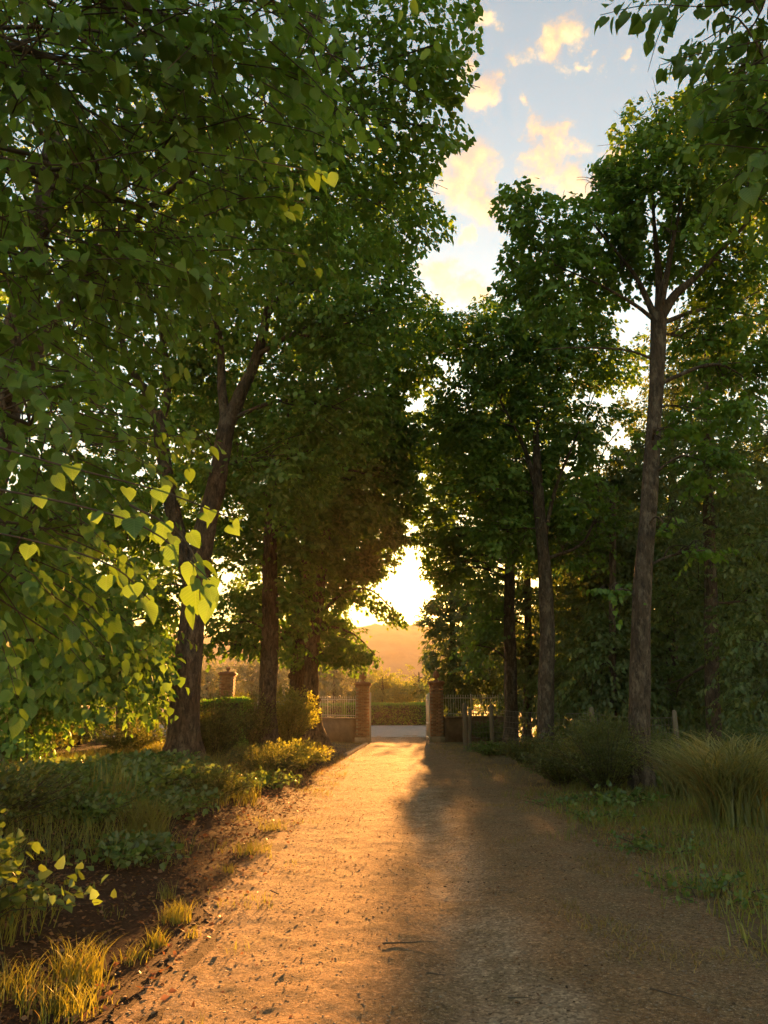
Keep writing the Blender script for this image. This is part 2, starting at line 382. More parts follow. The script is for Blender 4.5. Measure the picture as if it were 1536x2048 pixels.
M['hill'] = solid('wooded_hill', (0.014, 0.02, 0.008), (0.13, 0.12, 0.05), 0.045, 0.95)

# ------------------------------------------------------------------ terrain
PL, PR = -1.45, 2.75                                   # edges of the drive
def path_edges(y):
    y = np.asarray(y, float); k = np.clip((y - 16) / 18, 0, 1)
    l = PL + 0.16 * fbm(y * 0.7, y * 0 + 3.3, 5) * 2 + k * 0.62
    r = PR + 0.55 * fbm(y * 0.5, y * 0 + 9.1, 8) * 2 - k * 0.35
    return l, r
def hgt(x, y):
    x = np.asarray(x, float); y = np.asarray(y, float)
    l, r = path_edges(y)
    near = 1 / (1 + np.exp((y - 33) / 1.2))
    bl = np.clip((l - 0.15 - x) / 2.6, 0, 1); br = np.clip((x - r) / 3.0, 0, 1)
    z = near * (0.34 * bl * bl * (3 - 2 * bl) + 0.16 * br * br * (3 - 2 * br))
    amp = 0.02 + 0.10 * np.clip(np.maximum(l - x, x - r), 0, 1)
    z = z + near * amp * fbm(x * 1.1, y * 1.1, 21, 4)
    z = z + 0.02 * near * fbm(x * 3.7, y * 3.7, 33, 3)
    t = np.clip((y - 36) / 14, 0, 1); z = z + 0.36 * t * t * (3 - 2 * t)
    return z
def hz(x, y): return float(hgt(np.array([x]), np.array([y]))[0])
def on(x, y, dz=0.0): return (x, y, hz(x, y) + dz)
def grid_mesh(name, X, Y, Z, mat, smooth=True):
    ny, nx = X.shape
    v = np.stack([X, Y, Z], -1).reshape(-1, 3)
    i = np.arange(ny - 1)[:, None] * nx; j = np.arange(nx - 1)[None, :]
    q = np.stack([i + j, i + j + 1, i + nx + j + 1, i + nx + j], -1).reshape(-1, 4)
    return np_mesh(name, v, [q], mat, smooth)
xs = np.concatenate([[-2500, -900, -350, -140, -70, -40, -25, -16], np.arange(-11, -6, 0.3), np.arange(-6, 7.01, 0.075), np.arange(7.3, 12, 0.3), [16, 25, 40, 70, 140, 350, 900, 2500]])
ys = [-60., -20., -8.]; y = -4.0
while y < 70: ys.append(y); y += 0.25 if y < 2 else max(0.07, y * 0.0105)
ys = np.array(ys + [80, 100, 140, 200, 300, 500, 900, 1600, 3500])
X, Y = np.meshgrid(xs, ys); Z = hgt(X, Y)
l, r = path_edges(Y); ins = np.clip((np.minimum(X - l, r - X) - .22) / 0.15, 0, 1) * (Y > 1.2) * (Y < 40.5)
Z = Z - 0.10 * ins
Z = Z - 0.03 * ((Y > 40) & (Y < 50.3))
g = link('ground', grid_mesh('ground', X, Y, Z, M['ground'])); tag(g, kind='structure')
# the dirt drive
py_ = []; y = 1.0
while y < 41: py_.append(y); y += max(0.028, y * 0.0068)
py_ = np.array(py_); u = np.linspace(0, 1, 131)
l, r = path_edges(py_); jag = 0.16 * fbm(py_ * 5, py_ * 0, 71, 5) * 2
X = (l + jag)[:, None] * (1 - u) + (r - jag)[:, None] * u; Y = np.repeat(py_[:, None], len(u), 1)
Z = hgt(X, Y) + 0.004
e = np.clip(np.minimum(u, 1 - u) * 25, 0, 1)[None, :]
Z = Z + e * (0.016 * fbm(X * 11, Y * 11, 91, 2) + 0.026 * fbm(X * 3.1, Y * 3.1, 93, 3))
Z = Z - e * 0.042 * (np.exp(-((X - 0.55 - 0.15 * fbm(Y * .3, Y * 0, 4)) / 0.28) ** 2) + 0.6 * np.exp(-((X + 0.85) / 0.3) ** 2))
pth = link('path', grid_mesh('path', X, Y, Z, M['path'])); tag(pth, kind='structure')
# road beyond the gate
rx = np.linspace(-60, 60, 121); ry = np.linspace(39.6, 50.5, 20)
X, Y = np.meshgrid(rx, ry); Z = hgt(X, Y) + 0.006 + 0.0 * X
rd = link('road', grid_mesh('road', X, Y, Z, M['asphalt'])); tag(rd, kind='structure')
# wooded hill
hx = np.linspace(-700, 700, 280); hy = np.linspace(400, 800, 60)
X, Y = np.meshgrid(hx, hy)
rg = 60 + 9 * fbm(X / 120, X * 0 + 1.7, 51, 3) * 2 - 10 * np.clip((-X - 60) / 300, 0, 1) - 12 * np.clip((X - 80) / 300, 0, 1)
pr = np.exp(-((Y - 620) / 130) ** 2)
Z = (rg + 1.0) * pr + 5.0 * pr * (vnoise(X / 9, Y / 9, 61)) + 3.0 * pr * vnoise(X / 4.5, Y / 4.5, 62) - 1.5
hl = link('hill', grid_mesh('hill', X, Y, Z, M['hill'], False)); tag(hl, kind='structure')

# ------------------------------------------------------------------ leaves
def heart(full=True):
    if full:
        half = [(0.20, -0.10), (0.42, 0.06), (0.50, 0.30), (0.40, 0.58), (0.19, 0.84)]
        v = [(0, 0, 0), (0, 0.36, -0.02), (0, 0.72, -0.05), (0.0, 1.04, -0.13)]
        L = [(-x, y, 0.20 * x - 0.11 * y * y) for x, y in half]; R = [(x, y, 0.20 * x - 0.11 * y * y) for x, y in half]
        v = v + L + R
        t = [(0, 1, 5), (0, 5, 4), (1, 6, 5), (1, 2, 7), (1, 7, 6), (2, 8, 7), (2, 3, 8)]
        t2 = [(a + (5 if a > 3 else 0), c + (5 if c > 3 else 0), b + (5 if b > 3 else 0)) for a, b, c in t]
        return np.array(v), np.array(t + t2)
    v = [(0, 0, 0), (-0.44, 0.16, 0.07), (-0.34, 0.62, 0.02), (0, 1.0, -0.10), (0.34, 0.62, 0.02), (0.44, 0.16, 0.07)]
    return np.array(v), np.array([(0, 3, 2), (0, 2, 1), (0, 5, 4), (0, 4, 3)])
T_NEAR = heart(True); T_MID = heart(False)
T_FAR = (np.array([(0, 0, 0), (-0.44, 0.38, 0.05), (0, 1.0, -0.08), (0.44, 0.38, 0.05)]), np.array([(0, 2, 1), (0, 3, 2)]))
T_LANCE = (np.array([(0, 0, 0), (-0.17, 0.45, 0.04), (0, 1.0, -0.1), (0.17, 0.45, 0.04)]), np.array([(0, 2, 1), (0, 3, 2)]))
T_OVAL = (np.array([(0, 0, 0), (-0.30, 0.45, 0.05), (0, 1.0, -0.08), (0.30, 0.45, 0.05)]), np.array([(0, 2, 1), (0, 3, 2)]))
def frames(axis, nhint):
    a = nrm(axis); s = nrm(np.cross(a, nhint)); n = np.cross(s, a); return a, s, n
def leaf_mesh(name, pos, axis, nh, size, tmpl, mat, off=(0, 0, 0)):
    tv, tt = tmpl; a, s, n = frames(axis, nh); N_ = len(pos); k = len(tv)
    wS = 0.78 + 0.34 * rng.random((N_, 1, 1)); cS = 0.2 + 2.0 * rng.random((N_, 1, 1))
    v = pos[:, None, :] + size[:, None, None] * (tv[None, :, 0:1] * wS * s[:, None, :] + tv[None, :, 1:2] * a[:, None, :] + tv[None, :, 2:3] * cS * n[:, None, :])
    f = (tt[None] + (np.arange(N_) * k)[:, None, None]).reshape(-1, 3)
    me = np_mesh(name, v.reshape(-1, 3) - np.asarray(off), [f], mat)
    if tmpl is T_NEAR: add_uv(me, tv, tt, N_)
    return me
def add_uv(me, tv, tt, n):
    uvl = me.uv_layers.new(name='UVMap'); one = tv[tt.ravel()][:, :2].astype(np.float32)
    uvl.data.foreach_set('uv', np.tile(one, (n, 1)).ravel())
# outlines against the sky, traced loosely so the crowns keep the gaps the place has
SKY_GAPS = [
    [(958, -60), (960, 50), (963, 85), (948, 130), (940, 200), (915, 217), (843, 222), (803, 185), (812, 215), (850, 232), (905, 228), (948, 258), (930, 295), (893, 300),
     (888, 340), (863, 375), (868, 400), (908, 435), (910, 480), (868, 500), (822, 512), (838, 530), (843, 580), (883, 590), (880, 610), (933, 622), (943, 595), (988, 580),
     (993, 500), (1028, 480), (1008, 450), (978, 430), (998, 370), (1023, 345), (1043, 332), (1053, 365), (1093, 385), (1123, 400), (1138, 385), (1188, 385), (1193, 350),
     (1168, 335), (1203, 320), (1233, 300), (1205, 275), (1238, 240), (1248, 195), (1308, 195), (1363, 180), (1388, 165), (1323, 145), (1338, 120), (1288, 95), (1308, 55),
     (1243, 60), (1198, 75), (1183, 45), (1203, -60)],
    [(812, 1085), (838, 1095), (832, 1150), (880, 1175), (838, 1210), (828, 1250), (842, 1285), (838, 1345), (770, 1345), (765, 1322), (745, 1268), (800, 1250), (812, 1240),
     (790, 1225), (735, 1195), (715, 1172), (760, 1165), (800, 1130)],
    [(690, 1195), (735, 1215), (790, 1245), (745, 1262), (700, 1235)]]
SKY_HOLES = [(835, 795, 20), (858, 965, 14), (826, 1045, 12), (1232, 870, 26), (1250, 650, 30), (205, 1118, 24), (275, 1238, 22), (440, 1278, 16), (60, 248, 13),
             (312, 318, 11), (262, 392, 18), (890, 730, 16), (720, 140, 16), (455, 120, 14), (95, 815, 13), (575, 322, 11), (1195, 800, 16), (1240, 560, 14), (1490, 690, 16),
             (500, 450, 9), (870, 870, 12), (150, 690, 10), (1520, 960, 14), (1460, 780, 12)]
UNDER = [(405, 1345), (430, 1315), (515, 1318), (560, 1335), (640, 1345), (690, 1340), (745, 1348), (765, 1350), (765, 1500), (405, 1500)]
def carve(pos, rg, under=True, soft=10.0):
    """False where foliage would fill a gap of open sky or the lane of sunlight"""
    px, py, d = proj(pos)
    jx = px + rg.normal(0, soft, len(px)); jy = py + rg.normal(0, soft, len(px))
    keep = np.ones(len(pos), bool)
    hx_ = px + 44 * (vnoise(px * .07, py * .07, 3) - .5) + 20 * (vnoise(px * .2, py * .2, 4) - .5); hy_ = py + 44 * (vnoise(px * .07 + 31, py * .07, 5) - .5) + 20 * (vnoise(px * .2, py * .2 + 17, 6) - .5)
    for pl in SKY_GAPS: keep &= ~inpoly(jx, jy, pl)
    for (cx, cy_, r) in SKY_HOLES: keep &= ((hx_ - cx) ** 2 / 1.6 + (hy_ - cy_) ** 2) > (r * (0.45 + 0.75 * rg.random(len(px)))) ** 2
    if under: keep &= ~inpoly(jx, jy, UNDER)
    ct = 1 / math.tan(SUN_EL)
    gy = pos[:, 1] - pos[:, 2] * ct * math.cos(SUN_AZ); gx = pos[:, 0] - pos[:, 2] * ct * math.sin(SUN_AZ)
    s = gx - math.tan(SUN_AZ) * gy + 0.24 * rg.normal(0, 1, len(px))
    lo = np.interp(gy, [3, 5, 10, 16, 27], [-2.2, -1.92, -2.0, -2.35, -2.3]); hi = np.interp(gy, [3, 10, 16, 27], [-0.35, -0.72, -0.52, -0.2])
    beam = (gy > 1.5) & (gy < 33) & (s > lo) & (s < hi) & (rg.random(len(px)) < 0.985)
    # a second shaft onto the shrub at the lower left edge
    dz = pos[:, 2] - 0.45; gy2 = pos[:, 1] - dz * ct; gx2 = pos[:, 0] - dz * ct * math.sin(SUN_AZ)
    b2 = (np.abs(gy2 - 4.3) < 1.2) & (np.abs(gx2 + 2.5) < 0.32) & (rg.random(len(px)) < 0.9)
    return keep & ~beam & ~b2
def twig_leaves(tips, dirs, length, per, rg, droop=0.8):
    """tips: twig roots (n,3); leaves alternate along each twig and hang down"""
    n = len(tips); t = np.tile((np.arange(per) + 0.6) / per, (n, 1)) + rg.normal(0, 0.03, (n, per))
    L = length * (0.7 + 0.6 * rg.random((n, 1)))
    side = nrm(np.cross(dirs, np.tile((0.0, 0.0, 1.0), (n, 1)))); sg = np.where(np.arange(per) % 2 == 0, 1.0, -1.0)[None, :, None]
    pos = tips[:, None, :] + dirs[:, None, :] * (t * L)[..., None]
    pos[..., 2] -= 0.30 * (t * L) ** 2 / length
    pos = pos + side[:, None, :] * sg * 0.05
    ax = dirs[:, None, :] * 0.55 + side[:, None, :] * sg * 0.65 + np.array((0, 0, -droop)) + rg.normal(0, 0.33, (n, per, 3))
    nh = np.array((0, 0, 1.0)) + 0.5 * dirs[:, None, :] + rg.normal(0, 0.40, (n, per, 3))
    return pos.reshape(-1, 3), ax.reshape(-1, 3), nh.reshape(-1, 3)
def lobe(px, py, Y, r, ry=None, rz=None):
    """crown lobe round the point seen at a pixel, Y metres ahead; r in metres"""
    return (P(px, py, Y), np.array((r, ry or r, rz or r * 0.85)))

def tree(name, label, cat, trunk, radii, lobes, density, leaf, tmpl, mat, seed, group=None, limbs=(), bark_m='bark', twig_len=0.55, per=13, nobj=0,
         sides=14, under=True, subs=7, extra=None, flare=1.6, hook=None, twig_tubes=False, do_carve=True, min_z=1.2, soft=10.0, dk=1.88, obj_mat=None, layer=0.34, clear=True):
    rg = np.random.default_rng(seed)
    base = np.array(trunk[0], float)
    root = thing(name, base, label, cat, group)
    # trunk
    n = 34; sp = spline(np.column_stack([np.array(trunk), radii]), n)
    rr = sp[:, 3].copy(); hgt_ = sp[:, 2] - sp[0, 2]
    rr *= 1 + (flare - 1) * np.exp(-hgt_ / 0.28)
    mb = MB(); pts = sp[:, :3].copy(); pts[0, 2] -= 0.25
    mb.tube(pts, rr, sides, 0.22, True, seed)
    tk = link('trunk', mb.mesh('trunk', M[bark_m], base, True), root)
    for (kz, ka) in ((0.32, rg.random() * 6), (0.55, rg.random() * 6)):     # old pruning knots
        mb = MB()
        i = int(kz * n); q = pts[i] + np.array((math.cos(ka), math.sin(ka), 0)) * rr[i] * 0.8
        mb.tube(np.array([q, q + np.array((math.cos(ka), math.sin(ka), 0.3)) * rr[i] * 0.5]), [rr[i] * 0.42, rr[i] * 0.25], 8)
        link('knot', mb.mesh('knot', M[bark_m], base, True), tk)
    spine = [(sp[i, :3], sp[i, 3]) for i in range(n // 4, n)]
    for (lp, r0, r1) in limbs:
        ls = spline(lp, 16); lr = np.linspace(r0, r1, 16)
        mb = MB(); mb.tube(ls, lr, 10, 0.18, True, seed + 3)
        link('branch', mb.mesh('branch', M[bark_m], base, True), root)
        spine += [(ls[i], lr[i]) for i in range(4, 16)]
    tw = MB()
    tips = []; tdir = []
    cen = np.mean([c for c, _ in lobes], axis=0)
    for (c, r) in lobes:
        dd = [np.linalg.norm(c - p) + 0.9 * max(0, p[2] - c[2]) for p, _ in spine]
        p0, r0 = spine[int(np.argmin(dd))]
        mid = (p0 + c) / 2 + np.array((0, 0, 0.12 * np.linalg.norm(c - p0))) + rg.normal(0, 0.12, 3)
        br = spline([p0, mid, c], 10); b0 = min(r0 * 0.55, 0.016 + 0.018 * np.linalg.norm(c - p0)); brr = np.linspace(b0, 0.012, 10)
        mb = MB(); mb.tube(br, brr, 7)
        for k in range(subs):
            i = rg.integers(3, 10); d = nrm(rg.normal(0, 1, 3) + np.array((0, 0, 0.2))); q = c + d * r * (0.55 + 0.4 * rg.random())
            m2 = (br[i] + q) / 2 + np.array((0, 0, 0.10)) + rg.normal(0, 0.06, 3)
            s2 = spline([br[i], m2, q], 6); mb.tube(s2, np.linspace(brr[i] * 0.55 + 0.003, 0.004, 6), 5)
        link('branch', mb.mesh('branch', M['twig' if bark_m != 'bark_grey' else 'bark_grey'], base, True), root)
        nt = max(6, int(density * dk * (r[0] * r[1] + r[0] * r[2] + r[1] * r[2]) / 3 * (1 + 0.25 * r.mean())))
        d = nrm(rg.normal(0, 1, (nt, 3))); rad_ = rg.random(nt) ** 0.30
        # lumpy outline
        lump = 1 + 0.30 * (vnoise(d[:, 0] * 2.3 + seed, d[:, 1] * 2.3 + d[:, 2] * 1.7, seed) - 0.4)
        t = c + d * r * (rad_ * lump)[:, None]
        o = nrm(nrm(t - c) * 0.8 + nrm(t - np.array(base) - np.array((0, 0, 3.0))) * 0.5 + rg.normal(0, 0.35, (nt, 3)) + np.array((0, 0, -0.08)))
        tips.append(t - o * twig_len * 0.4); tdir.append(o)
    tips = np.concatenate(tips); tdir = np.concatenate(tdir)
    if extra is not None:
        tips = np.concatenate([tips, extra[0]]); tdir = np.concatenate([tdir, extra[1]])
    ok = tips[:, 2] > min_z
    if layer:
        q1 = vnoise(tips[:, 0] * 0.8 + seed * 1.7, tips[:, 2] * 1.7, seed); q2 = vnoise(tips[:, 1] * 0.8 + 5, tips[:, 2] * 1.7 + 9, seed + 1); q3 = vnoise(tips[:, 0] * 1.6, tips[:, 1] * 1.6, seed + 2)
        ok &= (q1 * .4 + q2 * .4 + q3 * .2 + rg.normal(0, .04, len(tips))) > layer
    if do_carve: ok &= carve(tips + tdir * twig_len * 0.5, rg, under, soft)
    tips, tdir = tips[ok], tdir[ok]
    pos, ax, nh = twig_leaves(tips, tdir, twig_len, per, rg)
    if do_carve:
        k = carve(pos, rg, under, 5.0)
        px, py, dd_ = proj(pos)
        for sl_ in ([sp[:, :3]] + [spline(lp, 16) for lp, _, _ in limbs]) if clear else []:          # stems stay readable inside the crown
            qx, qy, qd = proj(sl_)
            for i in range(len(sl_) - 1):
                ux, uy = qx[i + 1] - qx[i], qy[i + 1] - qy[i]; t_ = np.clip(((px - qx[i]) * ux + (py - qy[i]) * uy) / (ux * ux + uy * uy + 1e-6), 0, 1)
                near = ((px - qx[i] - t_ * ux) ** 2 + (py - qy[i] - t_ * uy) ** 2 < (F * 0.20 / qd[i] + 5) ** 2) & (dd_ < qd[i] + .2)
                k &= ~(near & (rg.random(len(px)) < .72))
        pos, ax, nh = pos[k], ax[k], nh[k]
    size = leaf * (0.62 + 0.62 * rg.random(len(pos)))
    if twig_tubes:
        vx, vy, vd = proj(tips); vis = np.where((vx > -60) & (vx < 1600) & (vy > -60) & (vy < 2100))[0]
        for i in vis[:1200]:
            L = twig_len * 0.95; a = tips[i] - tdir[i] * 0.25; b = tips[i] + tdir[i] * L * 0.55 + np.array((0, 0, -0.04)); c2 = tips[i] + tdir[i] * L + np.array((0, 0, -0.24 * L))
            tw.tube(np.array([a, b, c2]), [0.006, 0.004, 0.0022], 3, cap=False)
        if tw.n: tag(link('twigs', tw.mesh('twigs', M['twig'], base), root), kind='stuff')
    if hook is not None:
        hp, ha, hn, hs = hook; pos = np.concatenate([pos, hp]); ax = np.concatenate([ax, ha]); nh = np.concatenate([nh, hn]); size = np.concatenate([size, hs])
    if nobj:
        px, py, d = proj(pos); score = np.where((px > -20) & (px < 1556) & (py > -20) & (py < 2068) & (d > 0.3), size / d, 0)
        big = np.argsort(-score)[:nobj]; big = big[score[big] > 0]
        lm = leaf_obj_mesh(obj_mat or mat); a, s, nn = frames(ax, nh)
        for i in big:
            o = link('leaf', lm, root)
            mt = Matrix(np.column_stack([s[i] * rg.uniform(.8, 1.12), a[i], nn[i] * rg.uniform(.2, 2.2)]) * size[i]).to_4x4(); mt.translation = Vector(pos[i] - base)
            o.matrix_local = mt
        rest = np.ones(len(pos), bool); rest[big] = False
        pos, ax, nh, size = pos[rest], ax[rest], nh[rest], size[rest]
    cr = link('crown', leaf_mesh('crown', pos, ax, nh, size, tmpl, M[mat], base), root); tag(cr, kind='stuff')
    return root
_lom = {}
def leaf_obj_mesh(mat):
    if mat not in _lom: _lom[mat] = np_mesh('leaf', T_NEAR[0], [T_NEAR[1]], M[mat]); add_uv(_lom[mat], T_NEAR[0], T_NEAR[1], 1)
    return _lom[mat]
def spray(pts, n, size, rg, spread=0.10, thick=0.03):
    """a hanging leafy shoot along a polyline: leaves with pos, axis, normal hint, size; and the stem"""
    s = spline(pts, max(n, 8)); tg = nrm(np.gradient(s, axis=0)); idx = np.linspace(0, len(s) - 1, n).astype(int)
    side = nrm(np.cross(tg[idx], np.tile((0, 0, 1.0), (n, 1)))); sg = np.where(np.arange(n) % 2, 1.0, -1.0)[:, None]
    pos = s[idx] + side * sg * spread * rg.random((n, 1)) + np.column_stack([np.zeros(n), np.zeros(n), -thick * rg.random(n)]) + rg.normal(0, thick * .6, (n, 3)) * np.linspace(1.2, .5, n)[:, None]
    ax = tg[idx] * 0.5 + side * sg * 0.5 + np.array((0, 0, -0.75)) + rg.normal(0, 0.25, (n, 3))
    nh = np.array((0, -0.45, 0.8)) + rg.normal(0, 0.35, (n, 3))
    return pos, ax, nh, size * (0.75 + 0.5 * rg.random(n)), s
def sprays(defs, seed, spread=.10, thick=.03):
    rg = np.random.default_rng(seed); A = [[], [], [], []]; stems = []
    for pts, n, size in defs:
        r_ = spray(pts, n, size, rg, spread, thick)
        for k in range(4): A[k].append(r_[k])
        stems.append(r_[4])
    return tuple(np.concatenate(a) for a in A), stems
def add_stems(root, stems, r=0.006):
    for s in stems:
        mb = MB(); mb.tube(s, np.linspace(r, r * 0.4, len(s)), 6)
        link('branch', mb.mesh('branch', M['twig'], root.location, True), root)

LIN = 'linden trees lining the drive'
# left row, from the camera towards the gate
la_s, la_st = sprays([
    ([P(-120, 860, 3.3), P(120, 930, 3.2), P(330, 985, 3.1), P(480, 1045, 3.05)], 14, 0.08),
    ([P(-100, 960, 3.2), P(150, 1010, 3.1), P(300, 1060, 3.0), P(420, 1160, 2.95)], 12, 0.08),
    ([P(-100, 1050, 3.5), P(60, 1080, 3.4), P(220, 1130, 3.3), P(300, 1200, 3.3)], 14, 0.08),
    ([P(260, 1010, 3.3), P(350, 1060, 3.2), P(395, 1130, 3.1), P(400, 1200, 3.1)], 18, 0.09),
    ([P(-80, 300, 3.4), P(120, 330, 3.4), P(330, 300, 3.5), P(560, 330, 3.7), P(650, 350, 3.8)], 44, 0.085),
    ([P(-80, 480, 3.5), P(100, 520, 3.6), P(280, 520, 3.7), P(460, 570, 3.9)], 42, 0.09),
    ([P(300, 60, 3.2), P(420, 110, 3.4), P(540, 100, 3.6), P(620, 150, 3.8)], 36, 0.095),
    ([P(-60, 700, 3.5), P(60, 760, 3.5), P(140, 860, 3.4)], 26, 0.09),
    ([P(-60, 100, 3.2), P(90, 150, 3.2), P(250, 130, 3.3)], 32, 0.095)], 5)
t = tree('linden_tree', 'overhanging linden at the left edge with the largest, nearest hanging leaves', 'tree',
     [(-5.1, 3.0, 0.2), (-5.1, 3.0, 2.5), (-4.9, 3.1, 5.0), (-4.7, 3.2, 8.0)], [0.30, 0.25, 0.20, 0.10],
     [lobe(120, 120, 3.6, 0.85), lobe(430, 60, 3.7, 0.8), lobe(60, 520, 4.2, 0.8), lobe(300, 420, 4.4, 0.75), lobe(60, 850, 4.4, 0.75), lobe(20, 1120, 4.6, 0.65), lobe(640, 40, 4.2, 0.7)],
     58, 0.088, T_NEAR, 'linden_near', 101, LIN, twig_len=0.55, per=11, nobj=300, hook=la_s, twig_tubes=True, subs=6)
add_stems(t, la_st)
t = tree('linden_tree', 'tall linden overhanging the upper left, its branch tips edging the open sky', 'tree',
     [(-5.9, 10.0, 0.3), (-5.8, 10.0, 3), (-5.5, 10.0, 6.0), (-5.2, 9.8, 10.5)], [0.34, 0.29, 0.24, 0.12],
     [lobe(80, 320, 8.2, 1.7), lobe(330, 220, 8.4, 1.6), lobe(560, 200, 8.2, 1.5), lobe(740, 90, 8.0, 1.3), lobe(870, 90, 7.6, 0.9), lobe(860, 255, 8.4, 0.85, None, 0.5), lobe(820, 380, 9.4, 1.0),
      lobe(850, 460, 9.8, 0.6), lobe(640, 400, 9.4, 1.4), lobe(420, 520, 9.6, 1.3), lobe(150, 650, 8.6, 1.4), lobe(60, 900, 7.8, 1.3), lobe(170, 1060, 7.6, 0.9), lobe(60, 1220, 7.6, 0.9),
      lobe(220, 1240, 8.4, 0.7), lobe(760, 250, 8.6, 1.0), lobe(-60, 100, 8, 1.5)],
     40, 0.104, T_MID, 'linden', 102, LIN, twig_len=0.6, per=12, nobj=120, subs=8, obj_mat='linden_near',
     limbs=[([(-5.6, 10, 4.2), (-4.9, 9, 5.2), (-4.5, 8, 5.6)], 0.09, 0.03),
            ([(-5.6, 10, 5.5), (-4.4, 9.8, 8), (-2.6, 9.4, 9.6)], 0.10, 0.03)])
b = G(362, 1552); b[2] = hz(b[0], b[1]); D1 = b[1]
tree('linden_tree', 'thick leaning linden that forks into two big limbs, left foreground trunk', 'tree',
     [b, P(372, 1380, D1), P(388, 1200, D1), P(405, 1080, D1), P(432, 970, D1), P(455, 840, D1)], [0.36, 0.33, 0.31, 0.27, 0.25, 0.22],
     [lobe(300, 620, D1, 2.2), lobe(470, 520, D1 - 1, 2.2), lobe(640, 560, D1 - 2, 2.0), lobe(750, 620, D1 - 2.5, 1.7), lobe(600, 740, D1, 2.0), lobe(180, 760, D1, 2.0), lobe(420, 900, D1 + .5, 1.6),
      lobe(230, 950, D1, 1.7), lobe(560, 930, D1, 1.6), lobe(120, 1130, D1 + 1, 1.8), lobe(640, 360, D1 - 1, 2.3), lobe(430, 300, D1 - 1, 2.4), lobe(210, 380, D1, 2.3), lobe(690, 820, D1 - .5, 1.4),
      lobe(790, 560, D1 - 2, 1.1), lobe(300, 1180, D1, 1.0), lobe(250, 1330, D1 + 1, .9), lobe(330, 1330, D1 - .6, 0.45), lobe(760, 420, D1 - 2, 1.6), lobe(40, 560, D1, 2.2), lobe(375, 790, D1 + 1.5, 1.5), lobe(410, 690, D1 + 1, 1.5), lobe(300, 1040, D1 + 1.5, 1.2)],
     36, 0.150, T_FAR, 'linden', 103, LIN, twig_len=0.7, per=13, subs=8, sides=22, flare=1.9,
     limbs=[([P(455, 850, D1), P(480, 790, D1 - .1), P(515, 710, D1 - .2), P(540, 600, D1 - .4)], 0.21, 0.10), ([P(452, 850, D1), P(444, 780, D1 + .1), P(440, 690, D1 + .2), P(425, 580, D1)], 0.15, 0.07),
            ([P(385, 1180, D1 + .1), P(350, 1040, D1 + .4), P(325, 900, D1 + .6), P(318, 830, D1 + .6)], 0.22, 0.17),
            ([P(320, 850, D1 + .6), P(290, 780, D1 + .6), P(255, 720, D1 + .5), P(215, 560, D1 + .4)], 0.14, 0.06), ([P(318, 850, D1 + .6), P(335, 770, D1 + .6), P(310, 560, D1 + .5), P(300, 420, D1)], 0.13, 0.05)])
D2 = 24.5; b = P(532, 1500, D2); b[2] = hz(b[0], b[1])
tree('linden_tree', 'linden with straight dark trunk, second trunk from the left behind the box hedge', 'tree',
     [b, P(536, 1380, D2), P(540, 1240, D2), P(540, 1100, D2), P(545, 930, D2)], [0.31, 0.29, 0.27, 0.22, 0.13],
     [lobe(560, 860, D2, 2.2), lobe(700, 780, D2 - 1, 2.2), lobe(790, 690, D2 - 2, 1.9), lobe(700, 960, D2 - .5, 2.0), lobe(600, 1060, D2, 1.9), lobe(480, 1130, D2, 1.9), lobe(560, 1210, D2, 1.4),
      lobe(790, 840, D2 - 1, 1.3), lobe(460, 1260, D2 - .3, 0.9), lobe(500, 1295, D2 - .3, .5), lobe(440, 1290, D2, .6), lobe(570, 1280, D2, .6), lobe(840, 640, D2 - 2, 1.1), lobe(820, 740, D2 - 1.5, 1.0), lobe(825, 880, D2 - 1, .8), lobe(815, 960, D2 - .5, .8), lobe(650, 640, D2, 2.2), lobe(440, 1000, D2 + 1, 1.9), lobe(400, 880, D2 + 1, 2.0), lobe(440, 760, D2 + 1, 2.0)],
     38, 0.175, T_FAR, 'linden', 104, LIN, twig_len=0.75, per=13, sides=18)
D3 = 30.0; b = P(606, 1495, D3); b[2] = hz(b[0], b[1])
tree('linden_tree', 'thick-trunked linden just behind the trunk with spreading roots, near the left wall', 'tree',
     [b, P(602, 1380, D3), P(606, 1250, D3), P(612, 1120, D3), P(618, 1000, D3)], [0.47, 0.43, 0.40, 0.3, 0.16],
     [lobe(620, 1030, D3, 2.4), lobe(560, 1180, D3, 2.0), lobe(640, 1200, D3 - .5, 1.6), lobe(640, 880, D3, 2.4), lobe(560, 950, D3, 2.2), lobe(590, 1270, D3 - .3, 0.9), lobe(660, 1130, D3, 1.6), lobe(560, 1290, D3 - .4, 0.8), lobe(650, 1290, D3 - .4, 0.8), lobe(500, 1270, D3, 1.2)],
     36, 0.19, T_FAR, 'linden', 105, LIN, twig_len=0.8, per=13, sides=18)
D4 = 28.5
ton, ton_st = sprays([([P(640, 1250, D4), P(690, 1262, D4), P(730, 1290, D4 - .2), P(752, 1318, D4 - .3)], 240, .15), ([P(650, 1270, D4 - .4), P(700, 1285, D4 - .4), P(740, 1315, D4 - .4)], 180, .15), ([P(670, 1165, D4), P(725, 1178, D4 - .3), P(775, 1210, D4 - .5), P(808, 1243, D4 - .5)], 340, .15), ([P(680, 1190, D4 + .3), P(720, 1200, D4 + .2), P(760, 1222, D4), P(790, 1240, D4)], 180, .15)], 8, .5, .24)
b = P(634, 1499, D4); b[2] = hz(b[0], b[1])
